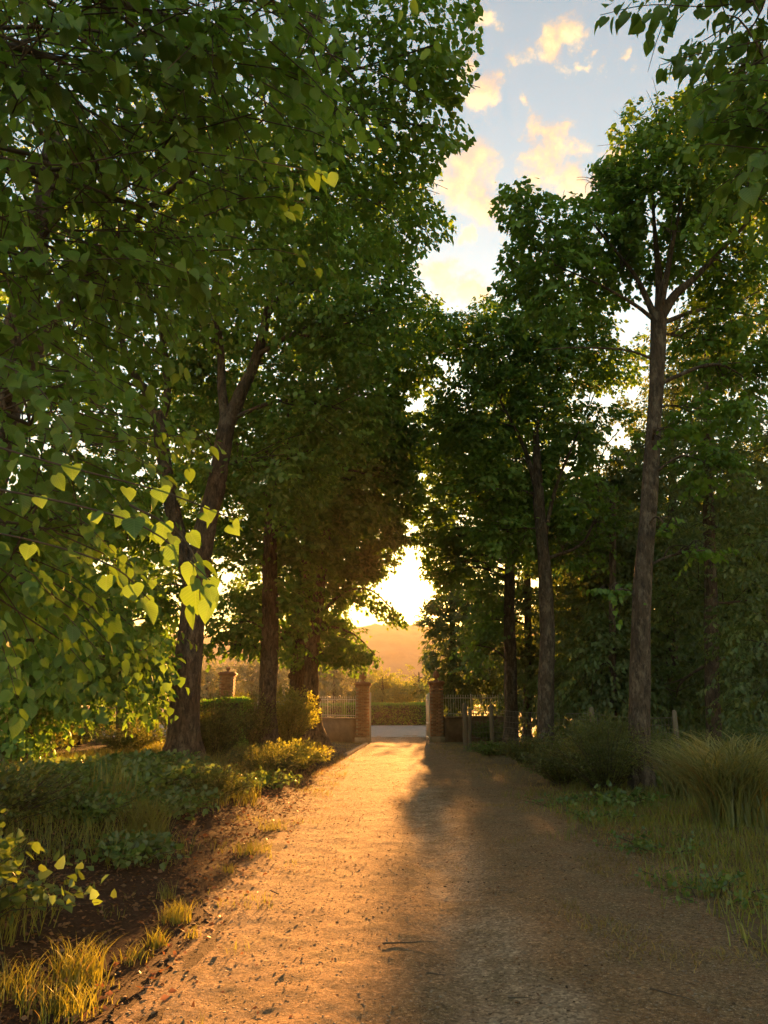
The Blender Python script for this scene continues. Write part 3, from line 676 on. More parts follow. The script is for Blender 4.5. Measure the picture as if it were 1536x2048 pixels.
tree('linden_tree', 'linden with flared roots beside the drive, low branch drooping towards the left gate pillar', 'tree',
     [b, P(627, 1440, D4), P(622, 1360, D4), P(628, 1270, D4), P(645, 1130, D4), P(665, 1000, D4)], [0.31, 0.28, 0.26, 0.24, 0.2, 0.1],
     [lobe(700, 1060, D4, 2.0), lobe(745, 960, D4 - .5, 1.8), lobe(780, 860, D4 - 1, 1.4), lobe(700, 1150, D4, 1.5), lobe(770, 1060, D4, 1.2), lobe(740, 1130, D4, 1.1), lobe(770, 1205, D4 - .5, 0.8, 0.8, 0.28), lobe(720, 1185, D4 - .5, .7, .7, .3),
      lobe(690, 1275, D4, 0.9, 0.9, 0.5), lobe(722, 1305, D4 - .3, 0.5, 0.6, 0.28), lobe(650, 1240, D4, 0.9), lobe(810, 1000, D4 - .5, 0.8), lobe(820, 930, D4 - .5, .8), lobe(805, 1070, D4 - .5, .7), lobe(700, 1315, D4, .6, .9, .32), lobe(655, 1312, D4, .6, .9, .36), lobe(615, 1312, D4, .6, .9, .34), lobe(720, 880, D4, 1.9)],
     60, 0.165, T_FAR, 'linden', 106, LIN, layer=.25, twig_len=0.6, per=13, sides=18, under=False, flare=2.3, hook=ton,
     limbs=[([P(630, 1265, D4), P(665, 1255, D4), P(710, 1270, D4 - .2), P(750, 1310, D4 - .3)], 0.07, 0.015), ([P(628, 1250, D4), P(680, 1190, D4), P(740, 1180, D4 - .4), P(800, 1235, D4 - .5)], 0.08, 0.015)])
# right row
r0_s, r0_st = sprays([
    ([P(1620, -40, 4.4), P(1450, 10, 4.4), P(1300, 10, 4.4), P(1200, 30, 4.4)], 40, 0.10),
    ([P(1620, 60, 4.2), P(1480, 90, 4.2), P(1390, 110, 4.2), P(1320, 130, 4.2)], 34, 0.10),
    ([P(1640, 140, 4.2), P(1540, 160, 4.2), P(1450, 180, 4.2), P(1400, 230, 4.2)], 30, 0.105),
    ([P(1640, 260, 4.1), P(1560, 280, 4.0), P(1510, 330, 4.0), P(1490, 390, 4.0)], 26, 0.105),
    ([P(1640, 200, 4.3), P(1520, 240, 4.3), P(1440, 270, 4.3)], 22, 0.10),
    ([P(1560, -40, 4.6), P(1400, -10, 4.6), P(1290, 40, 4.6)], 24, 0.10)], 6)
t = tree('linden_tree', 'overhanging linden at the upper right corner, near leaf sprays against the sky', 'tree',
     [(5.2, 4.0, 0.15), (5.2, 4.0, 3), (5.1, 4.1, 5.5), (4.9, 4.3, 8)], [0.28, 0.24, 0.20, 0.1],
     [lobe(1460, 20, 4.6, 0.55), lobe(1540, 130, 4.5, 0.6), lobe(1560, 300, 4.4, 0.5), lobe(1590, -40, 4.5, .8), lobe(1640, 250, 4.6, .8)],
     52, 0.09, T_NEAR, 'linden_near', 111, LIN, twig_len=0.5, per=11, nobj=300, hook=r0_s, twig_tubes=True, subs=5)
add_stems(t, r0_st)
b = G(1283, 1592); b[2] = hz(b[0], b[1]); E1 = b[1]
tree('linden_tree', 'tall linden with lichen-grey trunk and pollarded fork, right foreground', 'tree',
     [b, P(1280, 1420, E1), P(1284, 1200, E1), P(1300, 960, E1), P(1313, 760, E1), P(1318, 630, E1)], [0.20, 0.185, 0.178, 0.16, 0.15, 0.165],
     [lobe(1100, 470, E1 - 1, 1.25), lobe(1040, 410, E1 - 1, 0.8), lobe(1220, 440, E1 - .5, 1.3), lobe(1290, 290, E1 - .5, 1.3), lobe(1390, 330, E1 - 1, 1.5), lobe(1440, 470, E1, 1.4), lobe(1520, 330, E1, 1.5),
      lobe(1130, 580, E1 - .5, 1.0), lobe(1040, 540, E1 - .5, .8), lobe(1500, 560, E1, 1.2), lobe(1420, 680, E1 + .5, 0.9), lobe(1500, 760, E1, 1.0), lobe(1400, 830, E1, .55), lobe(1420, 930, E1 - .3, .6),
      lobe(1340, 470, E1 - .8, 1.2), lobe(1190, 360, E1 - 1, .5), lobe(1340, 1060, E1 - .4, 0.38), lobe(1410, 1100, E1 - .4, 0.35, None, 0.15), lobe(1220, 1185, E1 - .4, 0.3, .35, .12), lobe(1330, 860, E1 - .5, .4), lobe(1240, 520, E1, 1.0), lobe(1540, 640, E1, 1.2), lobe(1310, 215, E1 - .5, .7), lobe(1360, 240, E1 - .6, .8), lobe(1280, 380, E1 - .6, 1.0), lobe(1440, 240, E1 - .5, 1.0)],
     58, 0.125, T_MID, 'linden', 112, LIN, layer=.32, bark_m='bark_grey', twig_len=0.55, per=13, sides=22, flare=1.55,
     limbs=[([P(1318, 640, E1), P(1350, 590, E1 - .1), P(1400, 545, E1 - .2), P(1500, 440, E1 - .3)], 0.125, 0.035), ([P(1312, 640, E1), P(1290, 590, E1), P(1262, 540, E1 - .2), P(1180, 440, E1 - .5)], 0.085, 0.022),
            ([P(1316, 640, E1), P(1318, 560, E1), P(1310, 470, E1), P(1305, 390, E1)], 0.10, 0.025), ([P(1318, 640, E1), P(1330, 570, E1 - .3), P(1350, 460, E1 - .6), P(1365, 400, E1 - .8)], 0.08, 0.022),
            ([P(1308, 640, E1), P(1270, 610, E1 - .1), P(1200, 570, E1 - .4), P(1110, 530, E1 - .7)], 0.05, 0.015), ([P(1310, 720, E1), P(1250, 700, E1 - .2), P(1150, 695, E1 - .4), P(1090, 700, E1 - .5)], 0.03, 0.01)])
E2 = 22.0; b = P(1090, 1530, E2); b[2] = hz(b[0], b[1])
tree('linden_tree', 'slender linden with pale mossy trunk, second trunk along the right side', 'tree',
     [b, P(1092, 1400, E2), P(1094, 1250, E2), P(1088, 1130, E2), P(1076, 980, E2), P(1072, 860, E2)], [0.25, 0.22, 0.21, 0.19, 0.16, 0.09],
     [lobe(1050, 720, E2, 1.9), lobe(960, 690, E2 - .7, 1.7), lobe(1150, 690, E2, 1.6), lobe(1220, 720, E2 + .5, 1.2), lobe(960, 820, E2 - .5, 1.6), lobe(1100, 840, E2, 1.7), lobe(1180, 860, E2, 1.3), lobe(920, 660, E2 - 1, 1.0),
      lobe(1020, 930, E2, 1.5), lobe(1130, 980, E2, 1.4), lobe(900, 850, E2 - .5, 1.0), lobe(950, 980, E2, 1.2), lobe(1190, 1050, E2, 0.8), lobe(1050, 640, E2 - .5, 1.4), lobe(1160, 620, E2, 1.2), lobe(1000, 1060, E2, 1.1), lobe(1130, 1090, E2, 1.0), lobe(1050, 1030, E2 + .8, 1.3)],
     42, 0.16, T_FAR, 'linden', 113, LIN, bark_m='bark_grey', twig_len=0.65, per=13, sides=18, flare=1.2,
     limbs=[([P(1078, 1000, E2), P(1050, 900, E2), P(1000, 800, E2 - .3)], 0.10, 0.03), ([P(1085, 1100, E2), P(1110, 980, E2), P(1150, 880, E2)], 0.08, 0.03), ([P(1088, 1120, E2), P(1160, 1090, E2 + .2), P(1190, 1040, E2 + .3)], 0.06, 0.03)])
E3 = 29.5; b = P(1023, 1500, E3); b[2] = hz(b[0], b[1])
tree('linden_tree', 'linden farthest along the right side, in front of the right wall', 'tree',
     [b, P(1022, 1380, E3), P(1018, 1230, E3), P(1020, 1100, E3), P(1015, 960, E3)], [0.28, 0.25, 0.22, 0.19, 0.10],
     [lobe(960, 900, E3, 2.0), lobe(900, 920, E3 - .5, 1.5), lobe(1010, 1000, E3, 1.8), lobe(930, 1040, E3, 1.5), lobe(890, 1060, E3 - .5, 1.0), lobe(970, 1140, E3, 1.4), lobe(900, 1130, E3, 0.9), lobe(960, 1290, E3 - 1, 0.85),
      lobe(985, 1240, E3, 1.0), lobe(1040, 800, E3, 2.0), lobe(935, 1330, E3 - 1.2, .4), lobe(880, 1000, E3 - .4, .9), lobe(868, 900, E3 - .4, .9), lobe(858, 980, E3 - .4, .7), lobe(862, 1090, E3 - .4, .6), lobe(870, 820, E3 - .4, 1.0), lobe(852, 1125, E3, .6), lobe(848, 1075, E3, .55), lobe(850, 1030, E3, .6), lobe(880, 1150, E3, .7), lobe(1050, 1100, E3, 1.2), lobe(1070, 1000, E3, 1.4)],
     46, 0.17, T_FAR, 'linden_lime', 114, LIN, bark_m='bark_grey', twig_len=0.7, per=13, sides=18, flare=1.3, limbs=[([P(1022, 1330, E3), P(990, 1300, E3 - .5), P(955, 1290, E3 - 1)], 0.05, 0.02)])

# thicket behind the right row: dark evergreens
EV = 'dark evergreen trees behind the right row'
def ever(label, bx, D, lob, seed, mat='ever', leaf=0.14, dens=30, bm='bark', r=0.2, top=700, group=EV, cat='tree', tl=0.55, tm=T_OVAL, name='evergreen_tree', do_carve=True, lean=0, layer=.26):
    b = P(bx, 1500, D); b[2] = hz(b[0], b[1])
    return tree(name, label, cat, [b, P(bx + lean * .3, 1250, D), P(bx + lean, 1000, D), P(bx + lean * 1.6, top, D)], [r, r * .9, r * .7, r * .3], lob, dens, leaf, tm, mat, seed, group, bark_m=bm, twig_len=tl, per=14,
                subs=5, sides=10, min_z=0.25, do_carve=do_carve, layer=layer, clear=False)
ever('dark evergreen with a dim bare trunk, right of the lichen-grey trunk', 1425, 20.5, [lobe(1450, 780, 20.5, 1.7), lobe(1400, 900, 20, 1.5), lobe(1500, 950, 20, 1.7), lobe(1440, 1060, 21, 1.6), lobe(1380, 1180, 21.5, 1.4), lobe(1500, 1200, 21, 1.6),
      lobe(1420, 1320, 22, 1.4), lobe(1500, 1380, 21, 1.5), lobe(1350, 1400, 22, 1.2)], 121, lean=-8)
ever('dark evergreen at the far right edge, above the pampas grass', 1560, 17.5, [lobe(1560, 700, 17.5, 1.5), lobe(1540, 900, 17.5, 1.4), lobe(1530, 1080, 17.5, 1.4), lobe(1540, 1250, 17.5, 1.4), lobe(1520, 1400, 17.5, 1.2), lobe(1500, 1300, 18, 1.0)], 122)
ever('dense evergreen between the pale mossy trunk and the lichen-grey trunk', 1190, 27.0, [lobe(1180, 920, 27, 1.8), lobe(1230, 1010, 26.5, 1.7), lobe(1160, 1080, 27, 1.8), lobe(1220, 1160, 26, 1.8), lobe(1150, 1220, 27, 1.7), lobe(1200, 1300, 26, 1.7),
      lobe(1140, 1380, 26, 1.5), lobe(1230, 1420, 25.5, 1.3), lobe(1240, 860, 27, 1.4), lobe(1290, 1300, 26, 1.5)], 123, top=960, r=0.22, dens=30, leaf=0.17)
ever('tall evergreen behind the lichen-grey trunk, its top level with the fork', 1345, 25.0, [lobe(1360, 720, 25, 1.9), lobe(1390, 800, 25, 1.9), lobe(1330, 900, 25, 1.9), lobe(1300, 1050, 25, 2.0), lobe(1360, 1150, 25, 1.9), lobe(1290, 1200, 25, 1.8), lobe(1340, 1330, 24.5, 1.8),
      lobe(1300, 1420, 24, 1.4), lobe(1400, 1440, 24, 1.4), lobe(1470, 650, 25, 1.8), lobe(1280, 930, 25, 1.5), lobe(1250, 1120, 25.5, 1.6)], 124, top=800, leaf=0.17, dens=28)
ever('brownish evergreen filling the gap behind the two slender right trunks', 1055, 33.0, [lobe(1060, 1060, 33, 1.7), lobe(1100, 1150, 33, 1.9), lobe(1050, 1240, 33, 1.7), lobe(1110, 1320, 32, 1.7), lobe(1060, 1380, 32, 1.4), lobe(1000, 1180, 33, 1.4), lobe(1060, 950, 33.5, 1.7), lobe(1120, 1010, 33.5, 1.7), lobe(1000, 1060, 33.5, 1.5), lobe(1000, 1300, 33, 1.4), lobe(960, 1250, 34, 1.2)], 125, top=1100, leaf=0.19, r=0.18)
ever('tall reddish evergreen behind the right gate pillar, glowing beside the sun', 905, 40.0, [lobe(905, 1180, 40, 1.5), lobe(870, 1230, 39.5, 1.2), lobe(930, 1250, 40, 1.6), lobe(880, 1300, 39.5, 1.4), lobe(935, 1350, 40, 1.5), lobe(960, 1200, 40.5, 1.6),
      lobe(905, 1380, 40, 1.2), lobe(990, 1320, 40, 1.8), lobe(960, 1100, 41, 1.4), lobe(905, 1120, 40.5, 0.9), lobe(850, 1330, 40, .6), lobe(856, 1260, 39.8, .8), lobe(862, 1195, 39.8, .7), lobe(850, 1380, 40, .7), lobe(900, 1420, 40, 1.0), lobe(1010, 1400, 40.5, 1.5)], 126, leaf=0.19, dens=46, top=1150, layer=0)
ever('far dark tree closing the wood at the right edge behind the evergreens', 1480, 32.0, [lobe(1480, 980, 32, 2.6), lobe(1400, 1080, 32, 2.6), lobe(1530, 1150, 32, 2.6), lobe(1450, 1280, 32, 2.6), lobe(1340, 1220, 33, 2.4), lobe(1540, 1380, 31, 2.2), lobe(1380, 1400, 31, 2.2), lobe(1260, 1360, 33, 2.0)], 127, top=1000, leaf=0.30, dens=20, r=.28, tl=.8)
ever('dense dark tree deep in the wood right of the pale mossy trunk', 1240, 38.0, [lobe(1240, 1020, 38, 2.6), lobe(1160, 1080, 38, 2.4), lobe(1320, 1100, 38, 2.6), lobe(1200, 1200, 38, 2.8), lobe(1300, 1260, 38, 2.8), lobe(1130, 1290, 38, 2.4), lobe(1220, 1370, 37, 2.4), lobe(1330, 1400, 37, 2.4), lobe(1120, 1410, 37, 2.0)], 128, top=1050, leaf=0.34, dens=20, r=.3, tl=.9)
ever('dense dark tree deep in the wood at the right edge', 1500, 28.0, [lobe(1540, 1020, 28, 2.2), lobe(1440, 1130, 28, 2.2), lobe(1530, 1220, 28, 2.2), lobe(1430, 1290, 27.5, 2.2), lobe(1540, 1360, 27, 2.0), lobe(1400, 1410, 27, 1.8), lobe(1490, 1430, 26, 1.8), lobe(1330, 1420, 27, 1.6)], 129, top=1050, leaf=0.28, dens=24, r=.25, tl=.8)
ever('dense low tree behind the large rounded feathery shrub', 1225, 22.5, [lobe(1230, 1330, 22.5, 1.4), lobe(1180, 1400, 22.5, 1.1), lobe(1260, 1420, 22, 1.1), lobe(1170, 1290, 23, 1.2), lobe(1240, 1230, 23, 1.2)], 130, leaf=0.17, dens=30, r=.12, top=1150)
# dark growth at the left
LT = 'dark trees in the undergrowth at the left'
ever('dark leafy tree at the left edge behind the undergrowth', 60, 17.0, [lobe(60, 1060, 17, 1.5), lobe(150, 1180, 17, 1.2), lobe(30, 1230, 17, 1.4), lobe(110, 1330, 16.5, 1.0), lobe(20, 1380, 16, 1.1), lobe(-40, 1100, 16, 1.5), lobe(230, 1260, 17, .9), lobe(180, 1390, 16.5, .8), lobe(260, 1360, 17, .8), lobe(60, 1440, 16, .8)], 131, 'linden', 0.15, 30, top=900, group=LT, name='broadleaf_tree', tm=T_FAR)
ever('thin-stemmed dark tree just left of the leaning forked trunk', 240, 25.0, [lobe(230, 1060, 25, 2.0), lobe(140, 1120, 25, 2.0), lobe(300, 1170, 25, 1.6), lobe(90, 1230, 25, 1.8), lobe(200, 1330, 25, 1.0), lobe(310, 1340, 26, 0.9), lobe(60, 1350, 25, 1.3), lobe(260, 1280, 25, 1.3), lobe(150, 1290, 25, 1.4), lobe(320, 1250, 26, 1.0), lobe(130, 1400, 25, 1.2), lobe(270, 1410, 25, 1.1)], 132, 'linden', 0.19, 22, top=950, group=LT, name='broadleaf_tree', r=.13, tm=T_FAR)
ever('distant dark tree low behind the left undergrowth', 150, 34.0, [lobe(150, 1330, 34, 1.6), lobe(80, 1300, 34, 2.0), lobe(250, 1340, 34, 1.5), lobe(310, 1360, 34, 1.3), lobe(20, 1360, 34, 1.8), lobe(200, 1270, 34, 1.6), lobe(300, 1290, 34, 1.6), lobe(250, 1400, 34, 1.5), lobe(130, 1410, 34, 1.6), lobe(330, 1410, 35, 1.2), lobe(100, 1200, 35, 2.2), lobe(230, 1180, 35, 2.0)], 133, 'ever', 0.24, 22, top=1200, group=LT, name='broadleaf_tree')
# trees beyond the road
OL = 'grey-green trees beyond the road'
def far_tree(label, px, py, D, r, seed, mat='olive', group=OL, leaf=0.22, dens=20):
    c = P(px, py, D); b = P(px, 1440, D); b[2] = hz(b[0], b[1]) - 0.1
    rg = np.random.default_rng(seed); lob = [(c, np.array((r, r, r * 0.9)))]
    for k in range(6):
        a = rg.random() * 6.28; lob.append((c + np.array((math.cos(a) * r * .7, math.sin(a) * r * .5, rg.uniform(-.75, .35) * r)), np.array((r, r, r)) * rg.uniform(.45, .7)))
    return tree('field_tree' if group == OL else 'golden_shrub', label, 'tree' if group == OL else 'shrub', [b, (b + c) / 2 * np.array((1, 1, 1)), c - np.array((0, 0, .2)), c + np.array((0, 0, r * .5))], [.14, .12, .1, .04], lob, dens, leaf, T_LANCE if mat == 'olive' else T_OVAL,
                mat, seed, group, twig_len=.7, per=14, subs=4, sides=8, do_carve=False, min_z=0.4)
far_tree('grey-green tree beyond the road, just right of the far brick pillar', 505, 1362, 58, 2.5, 141)
far_tree('grey-green tree beyond the road, left of the far brick pillar', 415, 1368, 60, 2.4, 142)
far_tree('grey-green tree beyond the road, showing right of the flared-root trunk', 668, 1362, 56, 2.2, 143)
far_tree('grey-green tree beyond the road, behind the thick linden trunks', 590, 1366, 62, 2.5, 144)
far_tree('grey-green tree beyond the road, just left of the left gate pillar', 712, 1372, 60, 1.7, 147)
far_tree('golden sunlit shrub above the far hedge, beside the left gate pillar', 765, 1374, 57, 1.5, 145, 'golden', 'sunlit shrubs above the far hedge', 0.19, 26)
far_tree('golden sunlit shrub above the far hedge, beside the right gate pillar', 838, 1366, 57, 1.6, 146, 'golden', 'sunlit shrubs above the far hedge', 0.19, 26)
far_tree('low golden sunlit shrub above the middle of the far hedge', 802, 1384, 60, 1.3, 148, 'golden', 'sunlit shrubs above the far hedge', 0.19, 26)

# ------------------------------------------------------------------ hedges
def hedge(label, p0, p1, depth, h, n, leaf, seed, name='clipped_hedge', mat='hedge'):
    rg = np.random.default_rng(seed); p0 = np.array(p0); p1 = np.array(p1); L = np.linalg.norm(p1 - p0); d = (p1 - p0) / L; nr_ = np.array((-d[1], d[0], 0))
    base = np.array(on(*( (p0 + p1) / 2)[:2])); root = thing(name, base, label, 'hedge')
    # lumpy core of twigs behind the leaf shell
    nx = max(6, int(L / 0.25)); uu = np.linspace(0.06, L - 0.06, nx); ring = [(-.42, 0.02), (-.42, .5), (-.40, .90), (-.2, .94), (.2, .94), (.40, .90), (.42, .5), (.42, .02)]
    V = np.array([[p0 + d * u_ + nr_ * depth * a * (1 + .12 * rg.normal()) + np.array((0, 0, h * z_ * (1 + .02 * rg.normal()) + hz(*(p0 + d * u_)[:2]))) for a, z_ in ring] for u_ in uu])
    k = len(ring); i = np.arange(nx - 1)[:, None] * k; j = np.arange(k - 1)[None, :]
    q = np.stack([i + j, i + j + 1, i + k + j + 1, i + k + j], -1).reshape(-1, 4)
    mb = MB(); mb.add(V.reshape(-1, 3), q); link('inner_growth', mb.mesh('inner_growth', M['twig'], base), root)
    areas = np.array([L * h, L * h, L * depth, depth * h, depth * h]); f = rg.choice(5, n, p=areas / areas.sum())
    u_ = rg.random(n); w = rg.random(n); z_ = rg.random(n)
    U = np.where(f == 3, 0, np.where(f == 4, 1, u_)) * L; W = np.where(f == 0, -.5, np.where(f == 1, .5, w - .5)) * depth; Z_ = np.where(f == 2, 1, z_) * h
    nn = np.where((f == 0)[:, None], -nr_, np.where((f == 1)[:, None], nr_, np.where((f == 2)[:, None], np.array((0, 0, 1.0)), np.where((f == 3)[:, None], -d, d))))
    pos = p0 + U[:, None] * d + W[:, None] * nr_; gz = hgt(pos[:, 0], pos[:, 1]); pos[:, 2] = gz + Z_
    pos = pos + nn * rg.normal(0, 0.035, (n, 1)) + nn * (0.10 * fbm(U * 1.5, Z_ * 2 + W * 2, seed, 3) * 2)[:, None] - nn * 0.03
    ax = nn * 0.7 + np.array((0, 0, 0.5)) + rg.normal(0, 0.5, (n, 3)); nh = rg.normal(0, 1, (n, 3)) + np.array((0, 0, .6))
    tag(link('foliage', leaf_mesh('foliage', pos, ax, nh, leaf * (.6 + .7 * rg.random(n)), T_OVAL, M[mat], base), root), kind='stuff')
    return root
a = P(735, 1440, 52); c = P(872, 1440, 52)
hedge('long clipped hedge across the road, framed by the gate opening', (a[0] - 1.5, 52, 0), (c[0] + 1.5, 52, 0), 1.3, 1.36, 16000, 0.11, 201)
hedge('long clipped hedge across the road, seen through the railings left of the gate', (a[0] - 13, 52.3, 0), (a[0] - 1.7, 52, 0), 1.3, 1.3, 14000, 0.13, 203)
a = P(372, 1450, 23.5); c = P(492, 1450, 23.5)
hedge('flat-topped box hedge glowing at the top between the two left trunks', (a[0], 23.8, 0), (c[0], 23.4, 0), 1.0, 1.42, 9000, 0.075, 202)

# ------------------------------------------------------------------ gate, walls, railings
def brick_mesh(name, lx, ly, lz):
    mb = MB(); c = 0.006
    x, y, z = lx / 2, ly / 2, lz / 2
    ringv = lambda zz, k: [(-x + k, -y + k, zz), (x - k, -y + k, zz), (x - k, y - k, zz), (-x + k, y - k, zz)]
    v = ringv(-z, c) + ringv(-z + c, 0) + ringv(z - c, 0) + ringv(z, c)
    q = [(0, 3, 2, 1), (12, 13, 14, 15)]
    for r_ in range(3):
        for k in range(4): q.append((r_ * 4 + k, r_ * 4 + (k + 1) % 4, r_ * 4 + 4 + (k + 1) % 4, r_ * 4 + 4 + k))
    mb.add(v, q); return mb.mesh(name, M['brick'])
BR_X = brick_mesh('brick', 0.245, 0.105, 0.066); BR_Y = brick_mesh('brick', 0.105, 0.245, 0.066)
def pillar(label, x, y, W, H, finial=True, seed=1):
    rg = random.Random(seed); z0 = hz(x, y) - 0.03; root = thing('gate_pillar', (x, y, z0), label, 'pillar', 'brick pillars of the gateway')
    h = W / 2; mb = MB(); mb.box((-h + .018, -h + .018, 0.02), (h - .018, h - .018, H - .02)); link('mortar_core', mb.mesh('mortar_core', M['mortar']), root)
    mb = MB(); mb.box((-h - .05, -h - .05, -0.1), (h + .05, h + .05, 0.26), 0.012); link('plinth', mb.mesh('plinth', M['stone']), root)
    n = int((H - 0.30) / 0.076)
    for k in range(n):
        z_ = 0.30 + k * 0.076; fl = k % 2
        # front and the two flanks, pinwheel bond
        run = W - 0.105; bl = run / 2
        for s in range(2):
            xo = -h + (0.105 if fl else 0) + bl * (s + .5)
            o = link('brick', BR_X, root, (xo, -h + .0525 + rg.uniform(-.004, .004), z_ + .033)); o.scale = ((bl - .01) / .245, 1, 1); o.rotation_euler.z = rg.uniform(-.012, .012)
            for sx in (-1, 1):
                yo = -h + (0.105 if (fl == (0 if sx > 0 else 1)) else 0) + bl * (s + .5)
                if fl == (0 if sx > 0 else 1): yo = -h + 0.105 + bl * (s + .5)
                o = link('brick', BR_Y, root, (sx * (h - .0525 + rg.uniform(-.004, .004)), yo, z_ + .033)); o.scale = (1, (bl - .01) / .245, 1)
    zt = 0.30 + n * 0.076
    cap = MB(); cap.box((-h - .03, -h - .03, zt), (h + .03, h + .03, zt + .06)); cap.box((-h - .08, -h - .08, zt + .062), (h + .08, h + .08, zt + .13)); cap.box((-h - .05, -h - .05, zt + .132), (h + .05, h + .05, zt + .19), .06)
    cp_ = link('cap', cap.mesh('cap', M['terracotta']), root)
    f = MB()
    if finial:
        pr_ = [(0.0, 0), (.13, 0), (.13, .03), (.06, .06), (.05, .10), (.10, .14), (.135, .22), (.13, .30), (.10, .38), (.055, .45), (.03, .48), (.035, .50), (0.0, .54)]
        f.lathe([(r_, z_ + zt + .188) for r_, z_ in pr_], 0, 0, 14)
        # scales of the pine-cone
        for k in range(5):
            for j in range(9):
                a_ = (j + .5 * (k % 2)) / 9 * 6.283; zz = zt + .188 + .16 + k * .055; rr = (.118, .135, .132, .112, .088)[k]
                f.tube([(math.cos(a_) * rr, math.sin(a_) * rr, zz), (math.cos(a_) * (rr + .018), math.sin(a_) * (rr + .018), zz + .05)], [.026, .006], 5)
    else:
        pr_ = [(0.0, 0), (.14, 0), (.14, .03), (.05, .06), (.09, .11), (.11, .17), (.09, .23), (0, .27)]
        f.lathe([(r_, z_ + zt + .188) for r_, z_ in pr_], 0, 0, 14)
    link('finial', f.mesh('finial', M['terracotta'], smooth=True), cp_); return root
DG = 35.0
pl_ = P(725, 1470, DG); pr_x = P(874, 1470, DG + .6)
PLX, PRX = pl_[0], pr_x[0]
pillar('brick gate pillar with pine-cone finial left of the opening', PLX, DG, 0.61, 2.52, True, 1)
pillar('brick gate pillar right of the opening, half under the reddish evergreen', PRX, DG + .6, 0.61, 2.62, True, 2)
fp = P(453, 1400, 37.0)
pillar('separate far brick pillar at the left, behind the box hedge', fp[0], 37.0, 0.66, 3.05, False, 3)
def wing(label, pts, h, th, name='low_wall'):
    s = spline([(p[0], p[1], 0) for p in pts], 13); base = np.array(on(s[6][0], s[6][1]))
    root = thing(name, base, label, 'wall', 'low walls either side of the gate'); root['kind'] = 'thing'; tg = nrm(np.gradient(s, axis=0)); nr_ = np.column_stack([-tg[:, 1], tg[:, 0], 0 * tg[:, 0]])
    def ribbon(w, z0, z1):
        ring = [(-w, z0), (w, z0), (w, z1), (-w, z1)]
        V = np.array([[s[i] + nr_[i] * a + np.array((0, 0, hz(*s[i][:2]) + z_)) for a, z_ in ring] for i in range(13)]).reshape(-1, 3)
        i = np.arange(12)[:, None] * 4; j = np.arange(4)[None, :]
        mb = MB(); mb.add(V, np.concatenate([np.stack([i + j, i + (j + 1) % 4, i + 4 + (j + 1) % 4, i + 4 + j], -1).reshape(-1, 4), [[3, 2, 1, 0], [48, 49, 50, 51]]])); return mb
    link('wall_face', ribbon(th / 2, -.15, h).mesh('wall_face', M['plaster'], base), root)
    seg = []                                                        # coping stones
    for k in range(6):
        a_, b_ = s[2 * k], s[2 * k + 2]; d_ = nrm(b_ - a_); n_ = np.array((-d_[1], d_[0], 0)); z_ = hz(*a_[:2]) + h
        a2, b2 = a_ + d_ * .012, b_ - d_ * .012; w = th / 2 + .04
        V = [a2 - n_ * w, b2 - n_ * w, b2 + n_ * w, a2 + n_ * w]; mb = MB()
        mb.add([v + np.array((0, 0, z_ + .003)) for v in V] + [v + np.array((0, 0, z_ + .065)) for v in V], [(0, 3, 2, 1), (4, 5, 6, 7), (0, 1, 5, 4), (1, 2, 6, 5), (2, 3, 7, 6), (3, 0, 4, 7)])
        link('coping_stone', mb.mesh('coping_stone', M['stone'], base), root)
    return s
sl = wing('low plastered wall left of the gate, curving away to the road', [(PLX - .32, DG + .05), (PLX - 1.2, DG + .6), (PLX - 2.2, DG + 1.6), (PLX - 3.2, DG + 2.3)], 1.02, .26)
sr = wing('low plastered wall right of the gate behind the wooden posts', [(PRX + .32, DG + .65), (PRX + 1.2, DG + .9), (PRX + 2.2, DG + 1.2), (PRX + 3.6, DG + 1.4)], 1.08, .26)
def picket_mesh(h):
    mb = MB(); mb.box((-.009, -.009, 0), (.009, .009, h - .09))
    mb.add([(-.022, -.012, h - .09), (.022, -.012, h - .09), (.022, .012, h - .09), (-.022, .012, h - .09), (0, 0, h)], None, [(0, 1, 4), (1, 2, 4), (2, 3, 4), (3, 0, 4)]); return mb.mesh('picket', M['iron'])
def railing(label, s, z0, h, step, name='iron_railing'):
    base = np.array((s[len(s) // 2][0], s[len(s) // 2][1], hz(*s[len(s) // 2][:2]) + z0)); root = thing(name, base, label, 'railing', 'pale iron railings')
    pm = picket_mesh(h); L = np.concatenate([[0], np.cumsum(np.linalg.norm(np.diff(s, axis=0), axis=1))]); n = int(L[-1] / step)
    for k in range(n + 1):
        t_ = k * step; p = np.array([np.interp(t_, L, s[:, i]) for i in range(2)]); link('picket', pm, root, (p[0] - base[0], p[1] - base[1], hz(*p) + z0 - base[2]))
    for zz in (.10, h - .17):
        mb = MB(); mb.tube(np.array([(q[0], q[1], hz(*q[:2]) + z0 + zz) for q in s]), [.017] * len(s), 6); link('rail', mb.mesh('rail', M['iron'], base), root)
    for q in (s[0], s[len(s) // 2], s[-1]):
        mb = MB(); mb.box((q[0] - .022, q[1] - .022, hz(*q[:2]) + z0), (q[0] + .022, q[1] + .022, hz(*q[:2]) + z0 + h + .02), .004); link('upright', mb.mesh('upright', M['iron'], base), root)
railing('pale iron railing on the low wall left of the gate', sl, 1.07, 0.98, 0.125)
railing('pale iron railing on the low wall right of the gate', sr, 1.15, 0.98, 0.125)
sf = spline([(sl[-1][0] - .1, sl[-1][1] + .1, 0), (sl[-1][0] - 2.0, 38.0, 0), (fp[0] + .5, 37.2, 0)], 13)
railing('pale iron railing running from the curved wall to the far brick pillar', sf, 0.55, 1.30, 0.14)
